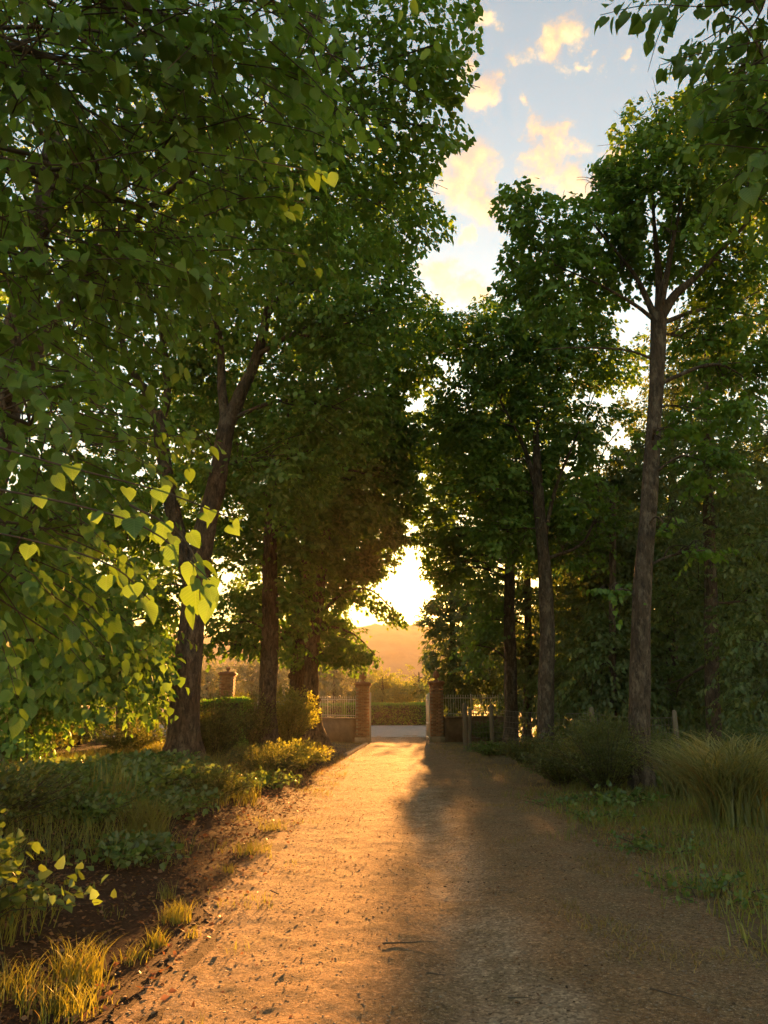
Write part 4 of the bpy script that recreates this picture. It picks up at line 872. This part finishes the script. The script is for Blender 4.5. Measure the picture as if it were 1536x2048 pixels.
def gate_leaf(label, x, y, ang):
    z0 = hz(x, y) + .05; root = thing('gate_leaf', (x, y, z0), label, 'gate', 'open iron gate leaves'); root.rotation_euler.z = ang
    L, H = 1.42, 2.15; mb = MB()
    mb.box((-.03, -.03, 0), (.03, .03, H)); mb.box((L - .03, -.025, 0), (L + .03, .025, H - .1)); mb.box((.031, -.02, .12), (L - .031, .02, .18)); mb.box((.031, -.02, H - .35), (L - .031, .02, H - .30)); mb.box((.031, -.02, .75), (L - .031, .02, .80))
    link('frame', mb.mesh('frame', M['iron']), root); pm = picket_mesh(H - .22)
    for k in range(10): link('bar', pm, root, (.13 + k * .128, 0.0, .185))
gate_leaf('open iron gate leaf folded back edge-on against the left pillar', PLX + .36, DG - .36, RAD(101))
gate_leaf('open iron gate leaf folded back edge-on against the right pillar', PRX - .36, DG + .24, RAD(92))
# stone edging at the left of the drive before the gate
k0, k1 = G(690, 1512), G(734, 1488); mb = MB()
base = np.array(on(*((k0 + k1) / 2)[:2])); root = thing('edging_kerb', base, 'low straight stone edging leading to the left gate pillar', 'kerb')
d_ = nrm(k1 - k0); n_ = np.array((-d_[1], d_[0], 0)); Lk = np.linalg.norm(k1 - k0)
for k in range(int(Lk / .55)):
    a2 = k0 + d_ * (k * .55 + .01); b2 = k0 + d_ * (k * .55 + .53); V = [a2 - n_ * .06, b2 - n_ * .06, b2 + n_ * .06, a2 + n_ * .06]; z_ = hz(*a2[:2]); mb = MB()
    mb.add([v + np.array((0, 0, z_ - .1)) for v in V] + [v + np.array((0, 0, z_ + .07)) for v in V], [(0, 3, 2, 1), (4, 5, 6, 7), (0, 1, 5, 4), (1, 2, 6, 5), (2, 3, 7, 6), (3, 0, 4, 7)]); link('kerb_stone', mb.mesh('kerb_stone', M['stone'], base), root)
# wooden posts and wire
def post(label, px, pyt, D, w, lean=0.0, seed=0):
    tp = P(px, pyt, D); z0 = hz(tp[0], D); rg = np.random.default_rng(seed); h = tp[2] - z0
    root = thing('wooden_post', (tp[0] - lean * h, D, z0), label, 'post', 'weathered fence posts on the right'); mb = MB()
    zz = np.linspace(-.2, h, 8); mb.tube(np.column_stack([lean * zz + rg.normal(0, .006, 8), rg.normal(0, .006, 8), zz]), w * (1 + .06 * rg.normal(0, 1, 8)), 9, .25, True, seed)
    sh_ = link('shaft', mb.mesh('shaft', M['wood'], smooth=True), root)
    mb = MB(); q = h - .12; mb.tube([(lean * q - w * 1.25, 0, q), (lean * q, -w * 1.25, q), (lean * q + w * 1.25, 0, q)], [.006] * 3, 5); link('wire_tie', mb.mesh('wire_tie', M['wire']), root)
    return tp
w1 = post('squat weathered post nearest the right wall, paired with a thinner one', 929, 1408, 28.5, 0.095, 0.0, 1)
post('thin weathered post leaning against its thicker neighbour by the right wall', 940, 1418, 28.2, 0.06, .03, 2)
w2 = post('upright weathered post just left of the farthest right linden trunk', 983, 1410, 27.6, 0.075, .01, 3)
w3 = post('grey post poking up behind the shrubs right of the pale mossy trunk', 1183, 1416, 21, 0.06, 0, 4)
w4 = post('grey post standing right of the lichen-grey trunk near the pampas grass', 1348, 1422, 17.5, 0.055, -.01, 5)
def wire_net(label, a, b, drop, seed):
    base = np.array(on((a[0] + b[0]) / 2, (a[1] + b[1]) / 2)); root = thing('wire_fence', base, label, 'fence', 'sagging wire fence between the posts')
    L = np.linalg.norm(b - a); n = int(L / .12); rows = 8
    grid_ = []
    for k in range(rows):
        t_ = np.linspace(0, 1, n); top = a * (1 - t_)[:, None] + b * t_[:, None]; top[:, 2] -= .14 + 4 * drop * t_ * (1 - t_)
        gz = hgt(top[:, 0], top[:, 1]); top[:, 2] = gz + .06 + (top[:, 2] - gz - .06) * (1 - k / (rows - 1)); grid_.append(top)
        mb = MB(); mb.tube(top, [.0045 if k else .007] * n, 4, cap=False); link('wire_strand', mb.mesh('wire_strand', M['wire'], base), root)
    g_ = np.array(grid_); mb = MB()
    for i in range(0, n): mb.tube(g_[:, i, :], [.0035] * rows, 4, cap=False)
    tag(link('wire_mesh', mb.mesh('wire_mesh', M['wire'], base), root), kind='stuff')
wire_net('sagging wire netting between the posts nearest the right wall', w1, w2, .10, 1)
wire_net('wire netting behind the right shrubs, from the trunk to the far grey post', w2, w3, .06, 2)
wire_net('wire netting running on towards the pampas grass', w3, w4, .06, 3)

# ------------------------------------------------------------------ shrubs, plants, grass
def shoots(c, n, h, spread, per, leaf, tmpl, mat, rg, up=0.8, arch=0.25, lspread=0.5, base_r=0.2):
    """stems rising from a base, leaves along them -> leaf arrays and stem polylines"""
    A = [[], [], [], []]; S = []
    for k in range(n):
        a_ = rg.random() * 6.283; r_ = rg.random() ** .6; H = h * (0.55 + .5 * rg.random()) * (1 - .35 * r_ * r_)
        b0 = np.array((c[0] + math.cos(a_) * base_r * r_, c[1] + math.sin(a_) * base_r * r_, 0)); b0[2] = hz(b0[0], b0[1]) if k % 8 == 0 or not S else S[-1][0][2]
        d = np.array((math.cos(a_) * spread * r_, math.sin(a_) * spread * r_, 0)); t_ = np.linspace(0, 1, 7)
        s = b0 + d * (t_ ** (1 + arch))[:, None] + np.column_stack([rg.normal(0, .02, 7), rg.normal(0, .02, 7), H * (t_ - arch * t_ ** 2.2)]); S.append(s)
        tt = np.linspace(.12, 1, per); p = np.column_stack([np.interp(tt, t_, s[:, i]) for i in range(3)]); tg = nrm(np.column_stack([np.interp(tt, t_, np.gradient(s[:, i])) for i in range(3)]))
        rd = rg.normal(0, 1, (per, 3)); A[0].append(p + nrm(rd) * .03); A[1].append(tg * up + nrm(rd) * lspread * 1.4); A[2].append(rg.normal(0, .5, (per, 3)) + np.array((0, 0, 1.0))); A[3].append(leaf * (.6 + .7 * rg.random(per)))
    return tuple(np.concatenate(x) for x in A), S
def shrub(name, label, cat, x, y, n, h, spread, per, leaf, tmpl, mat, seed, group=None, up=0.8, arch=.2, lspread=.5, base_r=.2, nobj=0, stemr=.006):
    rg = np.random.default_rng(seed); base = np.array(on(x, y)); root = thing(name, base, label, cat, group)
    (p, a_, nh, sz), S = shoots((x, y), n, h, spread, per, leaf, tmpl, mat, rg, up, arch, lspread, base_r)
    mb = MB()
    for s in S[::2]: mb.tube(s[::3], np.linspace(stemr, stemr * .35, 3), 3, cap=False)
    tag(link('stems', mb.mesh('stems', M['twig'], base), root), kind='stuff')
    if nobj:
        px, py, d = proj(p); sc = np.where((px > -20) & (px < 1556) & (py < 2068), sz / d, 0); big = np.argsort(-sc)[:nobj]; big = big[sc[big] > 0]; lm = leaf_obj_mesh(mat); A, S2, Nn = frames(a_, nh)
        for i in big:
            o = link('leaf', lm, root); mt = Matrix(np.column_stack([S2[i] * rg.uniform(.8, 1.12), A[i], Nn[i] * rg.uniform(.2, 2.2)]) * sz[i]).to_4x4(); mt.translation = Vector(p[i] - base); o.matrix_local = mt
        r_ = np.ones(len(p), bool); r_[big] = False; p, a_, nh, sz = p[r_], a_[r_], nh[r_], sz[r_]
    if len(p): tag(link('foliage', leaf_mesh('foliage', p, a_, nh, sz, tmpl, M[mat], base), root), kind='stuff')
    return root
def gx(px, py): p = G(px, py); return p[0], p[1]
SL = 'shrubs along the left bank'; SR = 'shrubs along the right side'
# left bank
shrub('leafy_bush', 'sunlit broad-leaved bush cut by the lower left edge', 'bush', -2.95, 4.8, 170, 1.2, .55, 18, 0.058, T_NEAR, 'ivy', 301, None, .5, .3, .8, .3, 260)
shrub('feathery_shrub', 'dark feathery shrub right beside the leaning forked trunk', 'shrub', *gx(425, 1545), 260, 2.0, 1.0, 36, .075, T_LANCE, 'shrub', 302, SL)
shrub('feathery_shrub', 'tall feathery shrub below the box hedge, left of the straight dark trunk', 'shrub', *gx(492, 1520), 260, 2.2, .9, 36, .075, T_LANCE, 'shrub', 303, SL)
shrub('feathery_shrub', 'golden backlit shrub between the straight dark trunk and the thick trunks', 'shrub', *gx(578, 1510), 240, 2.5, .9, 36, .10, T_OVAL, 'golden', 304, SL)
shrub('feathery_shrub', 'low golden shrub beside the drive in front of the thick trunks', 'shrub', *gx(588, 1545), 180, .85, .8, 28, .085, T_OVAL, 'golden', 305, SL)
shrub('feathery_shrub', 'low backlit shrub at the foot of the straight dark trunk', 'shrub', *gx(535, 1560), 180, .85, .8, 26, .06, T_LANCE, 'shrub', 306, SL)
shrub('feathery_shrub', 'rounded low bush on the bank just right of the leaning trunk base', 'shrub', *gx(415, 1622), 200, .62, .62, 26, .05, T_OVAL, 'shrub', 307, SL)
shrub('feathery_shrub', 'dark shrub in the undergrowth left of the leaning forked trunk', 'shrub', *gx(250, 1530), 200, 1.1, 1.2, 28, .07, T_OVAL, 'shrub', 308, SL)
shrub('feathery_shrub', 'dark tall shrub at the left edge below the hanging boughs', 'shrub', *gx(40, 1560), 240, 1.5, 1.2, 32, .075, T_OVAL, 'shrub', 309, SL)
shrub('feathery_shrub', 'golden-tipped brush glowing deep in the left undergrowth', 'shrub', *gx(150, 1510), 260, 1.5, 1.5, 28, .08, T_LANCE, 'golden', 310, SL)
shrub('feathery_shrub', 'dark shrub in front of the left edge undergrowth', 'shrub', -4.2, 8.2, 200, 0.95, .9, 28, .06, T_OVAL, 'shrub', 311, SL)
shrub('bramble_plant', 'trailing bramble with thin arching stems at the lower left', 'plant', -2.95, 5.3, 40, .8, 1.0, 14, .075, T_MID, 'ivy', 312, None, .4, .5, .9, .3)
IV = 'broad-leaved plants under the left trees'
for i, (px, py, lab) in enumerate([(205, 1590, 'broad-leaved plants in a low mat left of the leaning trunk'), (290, 1575, 'broad-leaved plants closest to the left side of the leaning trunk base'), (330, 1610, 'broad-leaved plants in front of the leaning trunk base'),
                                   (130, 1600, 'broad-leaved plants near the left edge under the hanging boughs'), (260, 1625, 'broad-leaved plants behind the tall iris-like grass')]):
    shrub('broadleaf_plant', lab, 'plant', *gx(px, py), 110, .48, .75, 10, .10, T_MID, 'ivy', 320 + i, IV, .25, .3, 1.0, .55)
for i, (px, py, n_, h_, lab) in enumerate([(330, 1660, 70, .45, 'dark leafy plant on the bank right of the fountain-like grass'), (150, 1700, 90, .55, 'dark leafy plant on the bank left of the iris-like blades'), (75, 1650, 100, .7, 'tall dark leafy plant near the left edge behind the sunlit bush'),
        (455, 1600, 60, .4, 'leafy plant at the bank edge below the rounded low bush'), (520, 1580, 60, .4, 'sunlit leafy plant at the bank edge before the golden shrubs'), (225, 1745, 50, .28, 'small leafy plant on the bare soil below the iris-like blades')]):
    shrub('bank_weed', lab, 'plant', *gx(px, py), n_, h_, .5, 11, .07, T_MID, 'ivy', 350 + i, 'leafy weeds on the left bank', .35, .3, .9, .35)
# right side
for i, (px, py, n_, lab) in enumerate([(1180, 1640, 30, 'low weed patch at the right edge of the drive before the grey trunk'), (1330, 1700, 36, 'low weed patch in the grass below the pampas'), (1120, 1612, 26, 'low weed patch beside the drive below the pale shrub'),
        (1420, 1790, 30, 'low weed patch near the right edge of the picture in the grass')]):
    shrub('verge_weed', lab, 'plant', *gx(px, py), n_, .22, .45, 9, .05, T_MID, 'ivy', 360 + i, 'low weeds on the right verge', .3, .35, .9, .35)
shrub('feathery_shrub', 'large rounded feathery shrub just left of the lichen-grey trunk', 'shrub', *gx(1212, 1590), 420, 1.75, 1.0, 38, .06, T_LANCE, 'shrub', 331, SR)
shrub('feathery_shrub', 'smaller pale shrub in front of the pale mossy trunk', 'shrub', *gx(1130, 1572), 240, 1.1, .75, 30, .055, T_OVAL, 'shrub', 332, SR)
shrub('feathery_shrub', 'bright green low plant at the foot of the farthest right linden', 'shrub', *gx(985, 1512), 140, .55, .8, 22, .07, T_OVAL, 'ivy', 333, SR)
shrub('feathery_shrub', 'bright green creeper mound behind the upright weathered post', 'shrub', *gx(985, 1484), 240, 1.15, 1.3, 24, .10, T_OVAL, 'ivy', 334, SR)
shrub('feathery_shrub', 'tangled shrub behind the lichen-grey trunk and the grey post', 'shrub', 6.3, 15.5, 300, 1.2, 1.3, 30, .06, T_LANCE, 'shrub', 335, SR)
shrub('feathery_shrub', 'brown-tipped shrub between the two slender right trunks', 'shrub', *gx(1062, 1535), 220, .9, .8, 28, .06, T_OVAL, 'shrub', 336, SR)
shrub('feathery_shrub', 'dusky shrub behind the large rounded one, under the evergreens', 'shrub', 5.6, 19.0, 320, 1.5, 1.6, 30, .08, T_OVAL, 'shrub', 337, SR)
shrub('feathery_shrub', 'dusky shrub at the right edge behind the pampas grass', 'shrub', 9.0, 16.0, 320, 1.7, 1.9, 30, .08, T_OVAL, 'ever', 338, SR)
shrub('broadleaf_plant', 'small broad-leaved plant in front of the lichen-grey trunk base', 'plant', *gx(1235, 1615), 40, .34, .45, 9, .085, T_MID, 'ivy', 339, None, .25, .3, 1.0, .3)
shrub('broadleaf_plant', 'small seedling at the right foot of the lichen-grey trunk', 'plant', *gx(1330, 1590), 30, .4, .4, 9, .08, T_MID, 'ivy', 340, None, .25, .3, 1.0, .2)

def blades(pts, h, w, lean, rg, segs=3, curl=0.5):
    """curved tapering blades: returns verts, quads, tris"""
    n = len(pts); a_ = rg.random(n) * 6.283; H = h * (.5 + .75 * rg.random(n)); ln = lean * (.3 + rg.random(n)) * H
    d = np.column_stack([np.cos(a_), np.sin(a_), 0 * a_]); b_ = a_ + 1.2 * rg.normal(0, 1, n); sd_ = np.column_stack([np.cos(b_), np.sin(b_), 0 * b_])
    V = []; t_ = np.linspace(0, 1, segs + 1)
    for k, t in enumerate(t_):
        c = pts + d * (ln * t ** 1.8)[:, None]; c = c.copy(); c[:, 2] += H * (1.25 * t - curl * .72 * t ** 2.4)
        ww = (w * (1 - .75 * t) * (.7 + .6 * rg.random(n)) if k == 0 else w * (1 - t ** 1.6) * .9 * np.ones(n))
        if k < segs: V += [c - sd_ * ww[:, None] / 2, c + sd_ * ww[:, None] / 2]
        else: V += [c]
    k = 2 * segs + 1; v = np.stack(V, 1).reshape(-1, 3); o = (np.arange(n) * k)[:, None]
    q = np.concatenate([o + np.array([[2 * i, 2 * i + 1, 2 * i + 3, 2 * i + 2]]) for i in range(segs - 1)]) if segs > 1 else np.zeros((0, 4), int)
    t = o + np.array([[2 * segs - 2, 2 * segs - 1, 2 * segs]])
    return v, q, t
def tuft(name, label, x, y, n, h, r, w, mat, seed, lean=.6, group=None, cat='grass', segs=4, curl=.5):
    rg = np.random.default_rng(seed); base = np.array(on(x, y)); root = thing(name, base, label, cat, group)
    a_ = rg.random(n) * 6.283; rr = r * rg.random(n) ** .7; pts = np.column_stack([x + rr * np.cos(a_), y + rr * np.sin(a_), 0 * a_]); pts[:, 2] = hgt(pts[:, 0], pts[:, 1]) - .01
    v, q, t = blades(pts, h, w, lean, rg, segs, curl); tag(link('blades', np_mesh('blades', v - base, [q, t], M[mat]), root), kind='stuff')
    m2 = max(8, n // 8); v, q, t = blades(pts[:m2], h * .8, w, lean * 1.3, rg, segs, curl); tag(link('dry_blades', np_mesh('dry_blades', v - base, [q, t], M['dry']), root), kind='stuff'); return root
PG = 'tall arching pampas grass at the right edge'
tuft('pampas_grass', 'biggest pampas grass clump with long arching blades, right edge', *gx(1475, 1665), 900, 1.65, .42, .022, 'pampas', 401, 1.0, PG, segs=7, curl=1.0)
tuft('pampas_grass', 'pampas grass clump between the lichen-grey trunk and the biggest clump', *gx(1385, 1610), 560, 1.2, .45, .020, 'pampas', 402, .9, PG, segs=6, curl=.9)
tuft('pampas_grass', 'pampas grass clump half cut by the right edge of the picture', 5.6, 8.6, 560, 1.45, .4, .022, 'pampas', 403, 1.0, PG, segs=7, curl=1.0)
tuft('iris_clump', 'tall upright iris-like blades on the left bank', *gx(215, 1680), 110, .58, .28, .018, 'grass', 404, .25, None, segs=4, curl=.2)
tuft('grass_clump', 'fine fountain-like grass clump on the left bank beside the iris-like blades', *gx(290, 1705), 420, .62, .26, .008, 'grass', 405, .7, None, segs=5, curl=.8)
TF = 'sunlit grass tufts along the left edge of the drive'
for i, (px, py, n, h, r, lab) in enumerate([(350, 1845, 150, .16, .13, 'round sunlit grass tuft in the middle of the left litter edge'), (312, 1893, 70, .14, .07, 'small spiky sunlit tuft just nearer than the round one'), (160, 1965, 200, .24, .16, 'tall sunlit tuft near the lower left corner'),
        (120, 2030, 160, .18, .2, 'sunlit tuft cut by the bottom edge at the lower left'), (505, 1705, 150, .16, .22, 'sunlit tuft where the litter meets the drive, below the bank'), (330, 1800, 40, .16, .08, 'thin upright sunlit tuft behind the round one'),
        (270, 1920, 70, .10, .14, 'flat sunlit tuft between the spiky one and the lower left corner'), (545, 1660, 90, .14, .2, 'low sunlit grass farther along the left edge'), (20, 2010, 120, .2, .2, 'sunlit tuft at the very corner of the lower left'),
        (385, 1875, 30, .10, .06, 'tiny sunlit tuft at the right of the round one'), (455, 1745, 40, .10, .12, 'sparse sunlit tuft on the litter edge midway up the bank')]):
    tuft('grass_tuft', lab, *gx(px, py), n, h, r, .007, 'grass', 420 + i, .6, TF)
# countless grass blades
def scatter(n, x0, x1, y0, y1, rg, pw=1.0):
    y = y0 + (y1 - y0) * rg.random(n) ** pw; x = x0 + (x1 - x0) * rg.random(n); return x, y
def grass(name, label, x, y, h, w, mat, seed, lean=.6):
    rg = np.random.default_rng(seed); pts = np.column_stack([x, y, hgt(x, y) - .008]); v, q, t = blades(pts, h, w, lean, rg, 2)
    tag(link(name, np_mesh(name, v, [q, t], M[mat])), label, 'grass', kind='stuff')
rg = np.random.default_rng(77)
x, y = scatter(44000, 1.7, 8.5, 3.0, 16, rg, 1.5); k = (fbm(x * .9, y * .9, 12, 4) + np.clip((x - 2.75) * .35, -.5, .36)) > rg.random(len(x)) * .25 - .02
grass('verge_grass', 'green grass on the right verge', x[k], y[k], .18, .010, 'grass', 501)
x, y = scatter(42000, .8, 4.6, 2.9, 16, rg, 1.5); k = fbm(x * 1.3, y * 1.3, 15, 4) + np.clip((x - 2.3) * .22, -.5, .2) > -.02 + .12 * rg.random(len(x))
grass('dry_turf', 'thin dry turf on the right half of the drive', x[k], y[k], .06, .011, 'dry', 502, 1.2)
x, y = scatter(30000, -8, -2.1, 4.6, 28, rg, 1.3); k = fbm(x * .7, y * .7, 18, 4) + np.clip((-2.6 - x) * .25, -.12, .1) > -.06
grass('bank_grass', 'long grass in the shade of the left bank', x[k], y[k], .30, .009, 'grass', 503)
x, y = scatter(26000, -4.5, 7, 16, 35, rg, .8); l, r = path_edges(y); k = ((x < l - .1) | (x > r - .5)) & (fbm(x * .9, y * .9, 28, 3) > -.08)
grass('gate_grass', 'short dry grass either side of the drive before the gate', x[k], y[k], .09, .010, 'dry', 504)
x, y = scatter(7000, -2.2, -.9, 4.0, 26, rg, 1.3); k = fbm(x * 1.6, y * 1.6, 31, 4) > .08
grass('edge_grass', 'patchy sunlit grass where litter meets the drive', x[k], y[k], .085, .006, 'grass', 505)
x, y = scatter(9000, -1.4, 1.2, 8, 32, rg, 1.0); k = fbm(x * 1.1, y * 1.1, 37, 4) > .07
grass('centre_turf', 'thin yellow turf growing in the middle of the drive', x[k], y[k], .03, .006, 'dry', 506, 1.0)
# ground litter, pebbles and clods
def stones(name, label, x, y, s, mat, seed, flat=.55):
    rg = np.random.default_rng(seed); n = len(x); o = np.array([(1, 0, 0), (-1, 0, 0), (0, 1, 0), (0, -1, 0), (0, 0, 1), (0, 0, -1.0)]); f = np.array([(0, 2, 4), (2, 1, 4), (1, 3, 4), (3, 0, 4), (2, 0, 5), (1, 2, 5), (3, 1, 5), (0, 3, 5)])
    c = np.column_stack([x, y, hgt(x, y) + .006]); sc = s[:, None, None] * (.6 + .8 * rg.random((n, 6, 1))) * np.array((1, 1, flat)); a_ = rg.random(n) * 6.28
    v = o[None] * sc; v = v + rg.normal(0, .12, v.shape) * s[:, None, None]; ca, sa = np.cos(a_)[:, None], np.sin(a_)[:, None]; v = np.stack([v[..., 0] * ca - v[..., 1] * sa, v[..., 0] * sa + v[..., 1] * ca, v[..., 2]], -1) + c[:, None, :]
    tag(link(name, np_mesh(name, v.reshape(-1, 3), [(f[None] + (np.arange(n) * 6)[:, None, None]).reshape(-1, 3)], M[mat])), label, 'gravel', kind='stuff')
x, y = scatter(11000, -1.5, 2.8, 2.6, 14, rg, 1.6); stones('pebbles', 'small pebbles strewn over the dirt drive', x, y, .004 + .010 * rg.random(len(x)) ** 3, 'pebble', 601, .34)
x, y = scatter(4000, -1.5, 2.6, 2.6, 20, rg, 1.4); k = fbm(x * 1.2, y * 1.2, 44, 4) > .05; x, y = x[k], y[k]; stones('soil_clods', 'dark clods of soil on the dirt drive', x, y, .005 + .011 * rg.random(len(x)) ** 3, 'clod', 602, .4)
x, y = scatter(3500, -4.2, -1.35, 3.0, 15, rg, 1.3); k = rg.random(len(x)) < np.clip((-1.15 - x) * 1.2, .05, 1); x, y = x[k], y[k]; stones('litter_clods', 'crumbly dark soil under the left trees', x, y, .007 + .016 * rg.random(len(x)) ** 2, 'clod', 603, .5)
def litter(name, label, x, y, s0, s1, mat, seed):
    rg = np.random.default_rng(seed); n = len(x); a_ = rg.random(n) * 6.28
    pos = np.column_stack([x, y, hgt(x, y) + .006 + .015 * rg.random(n)]); ax = np.column_stack([np.cos(a_), np.sin(a_), rg.normal(.05, .3, n)]); nh = np.array((0, 0, 1.0)) + rg.normal(0, .45, (n, 3))
    tag(link(name, leaf_mesh(name, pos, ax, nh, s0 + (s1 - s0) * rg.random(n), T_OVAL, M[mat])), label, 'leaf litter', kind='stuff')
x, y = scatter(17000, -5.5, -1.0, 2.8, 22, rg, 1.4); k = rg.random(len(x)) < np.clip((-1.0 - x) * 1.1, .04, 1); litter('leaf_litter', 'red-brown fallen leaves under the left trees', x[k], y[k], .02, .065, 'litter', 611)
x, y = scatter(9000, -1.2, 5.5, 2.8, 22, rg, 1.4); k = rg.random(len(x)) < np.clip(.3 + x * .3, .25, 1); litter('drive_litter', 'scattered leaf bits on the drive', x[k], y[k], .010, .036, 'litter', 612)
# loose sticks
def stick(label, px, py, L, ang, r, seed):
    x, y = gx(px, py); rg = np.random.default_rng(seed); t_ = np.linspace(-.5, .5, 7); z0 = hz(x, y); root = thing('stick', (x, y, z0), label, 'stick', 'loose sticks on the drive')
    p = np.column_stack([t_ * L * math.cos(ang), t_ * L * math.sin(ang) + rg.normal(0, L * .012, 7), 0 * t_]); p[:, 2] = [hz(x + a_, y + b_) - z0 + r + .010 for a_, b_, _ in p]
    mb = MB(); mb.tube(p, np.linspace(r, r * .5, 7), 6, .2); st_ = link('stem', mb.mesh('stem', M['stick'], smooth=True), root)
    mb = MB(); q = p[4]; mb.tube([q, q + np.array((L * .09 * math.cos(ang + .7), L * .09 * math.sin(ang + .7), .012))], [r * .5, r * .25], 5); link('side_shoot', mb.mesh('side_shoot', M['stick']), root)
stick('long thin stick lying across the middle of the drive', 820, 1890, .38, .05, .006, 1)
stick('bent twig near the lower right corner of the drive', 1345, 1995, .26, -.75, .005, 2)
stick('short dark stick right of the drive centre near the bottom edge', 1040, 2003, .13, -.1, .005, 3)
stick('short dark twig beside the pebbles left of the drive centre', 872, 1955, .12, -.35, .006, 4)
stick('upright-ended twig on the sunlit strip of the drive', 548, 1790, .16, 2.2, .007, 5)

# ------------------------------------------------------------------ haze
mh, n = new_mat('evening_haze')
vol = n.n('ShaderNodeVolumePrincipled'); vol.inputs['Color'].default_value = (1.0, 0.86, 0.68, 1); vol.inputs['Density'].default_value = 0.00042; vol.inputs['Anisotropy'].default_value = 0.32
o_ = n.n('ShaderNodeOutputMaterial'); n.t.links.new(vol.outputs[0], o_.inputs['Volume'])
mb = MB(); mb.box((-2600, -70, -1.5), (2600, 3600, 95)); hzb = link('haze', mb.mesh('haze', mh)); tag(hzb, 'warm evening haze over the whole place', 'haze', kind='stuff')
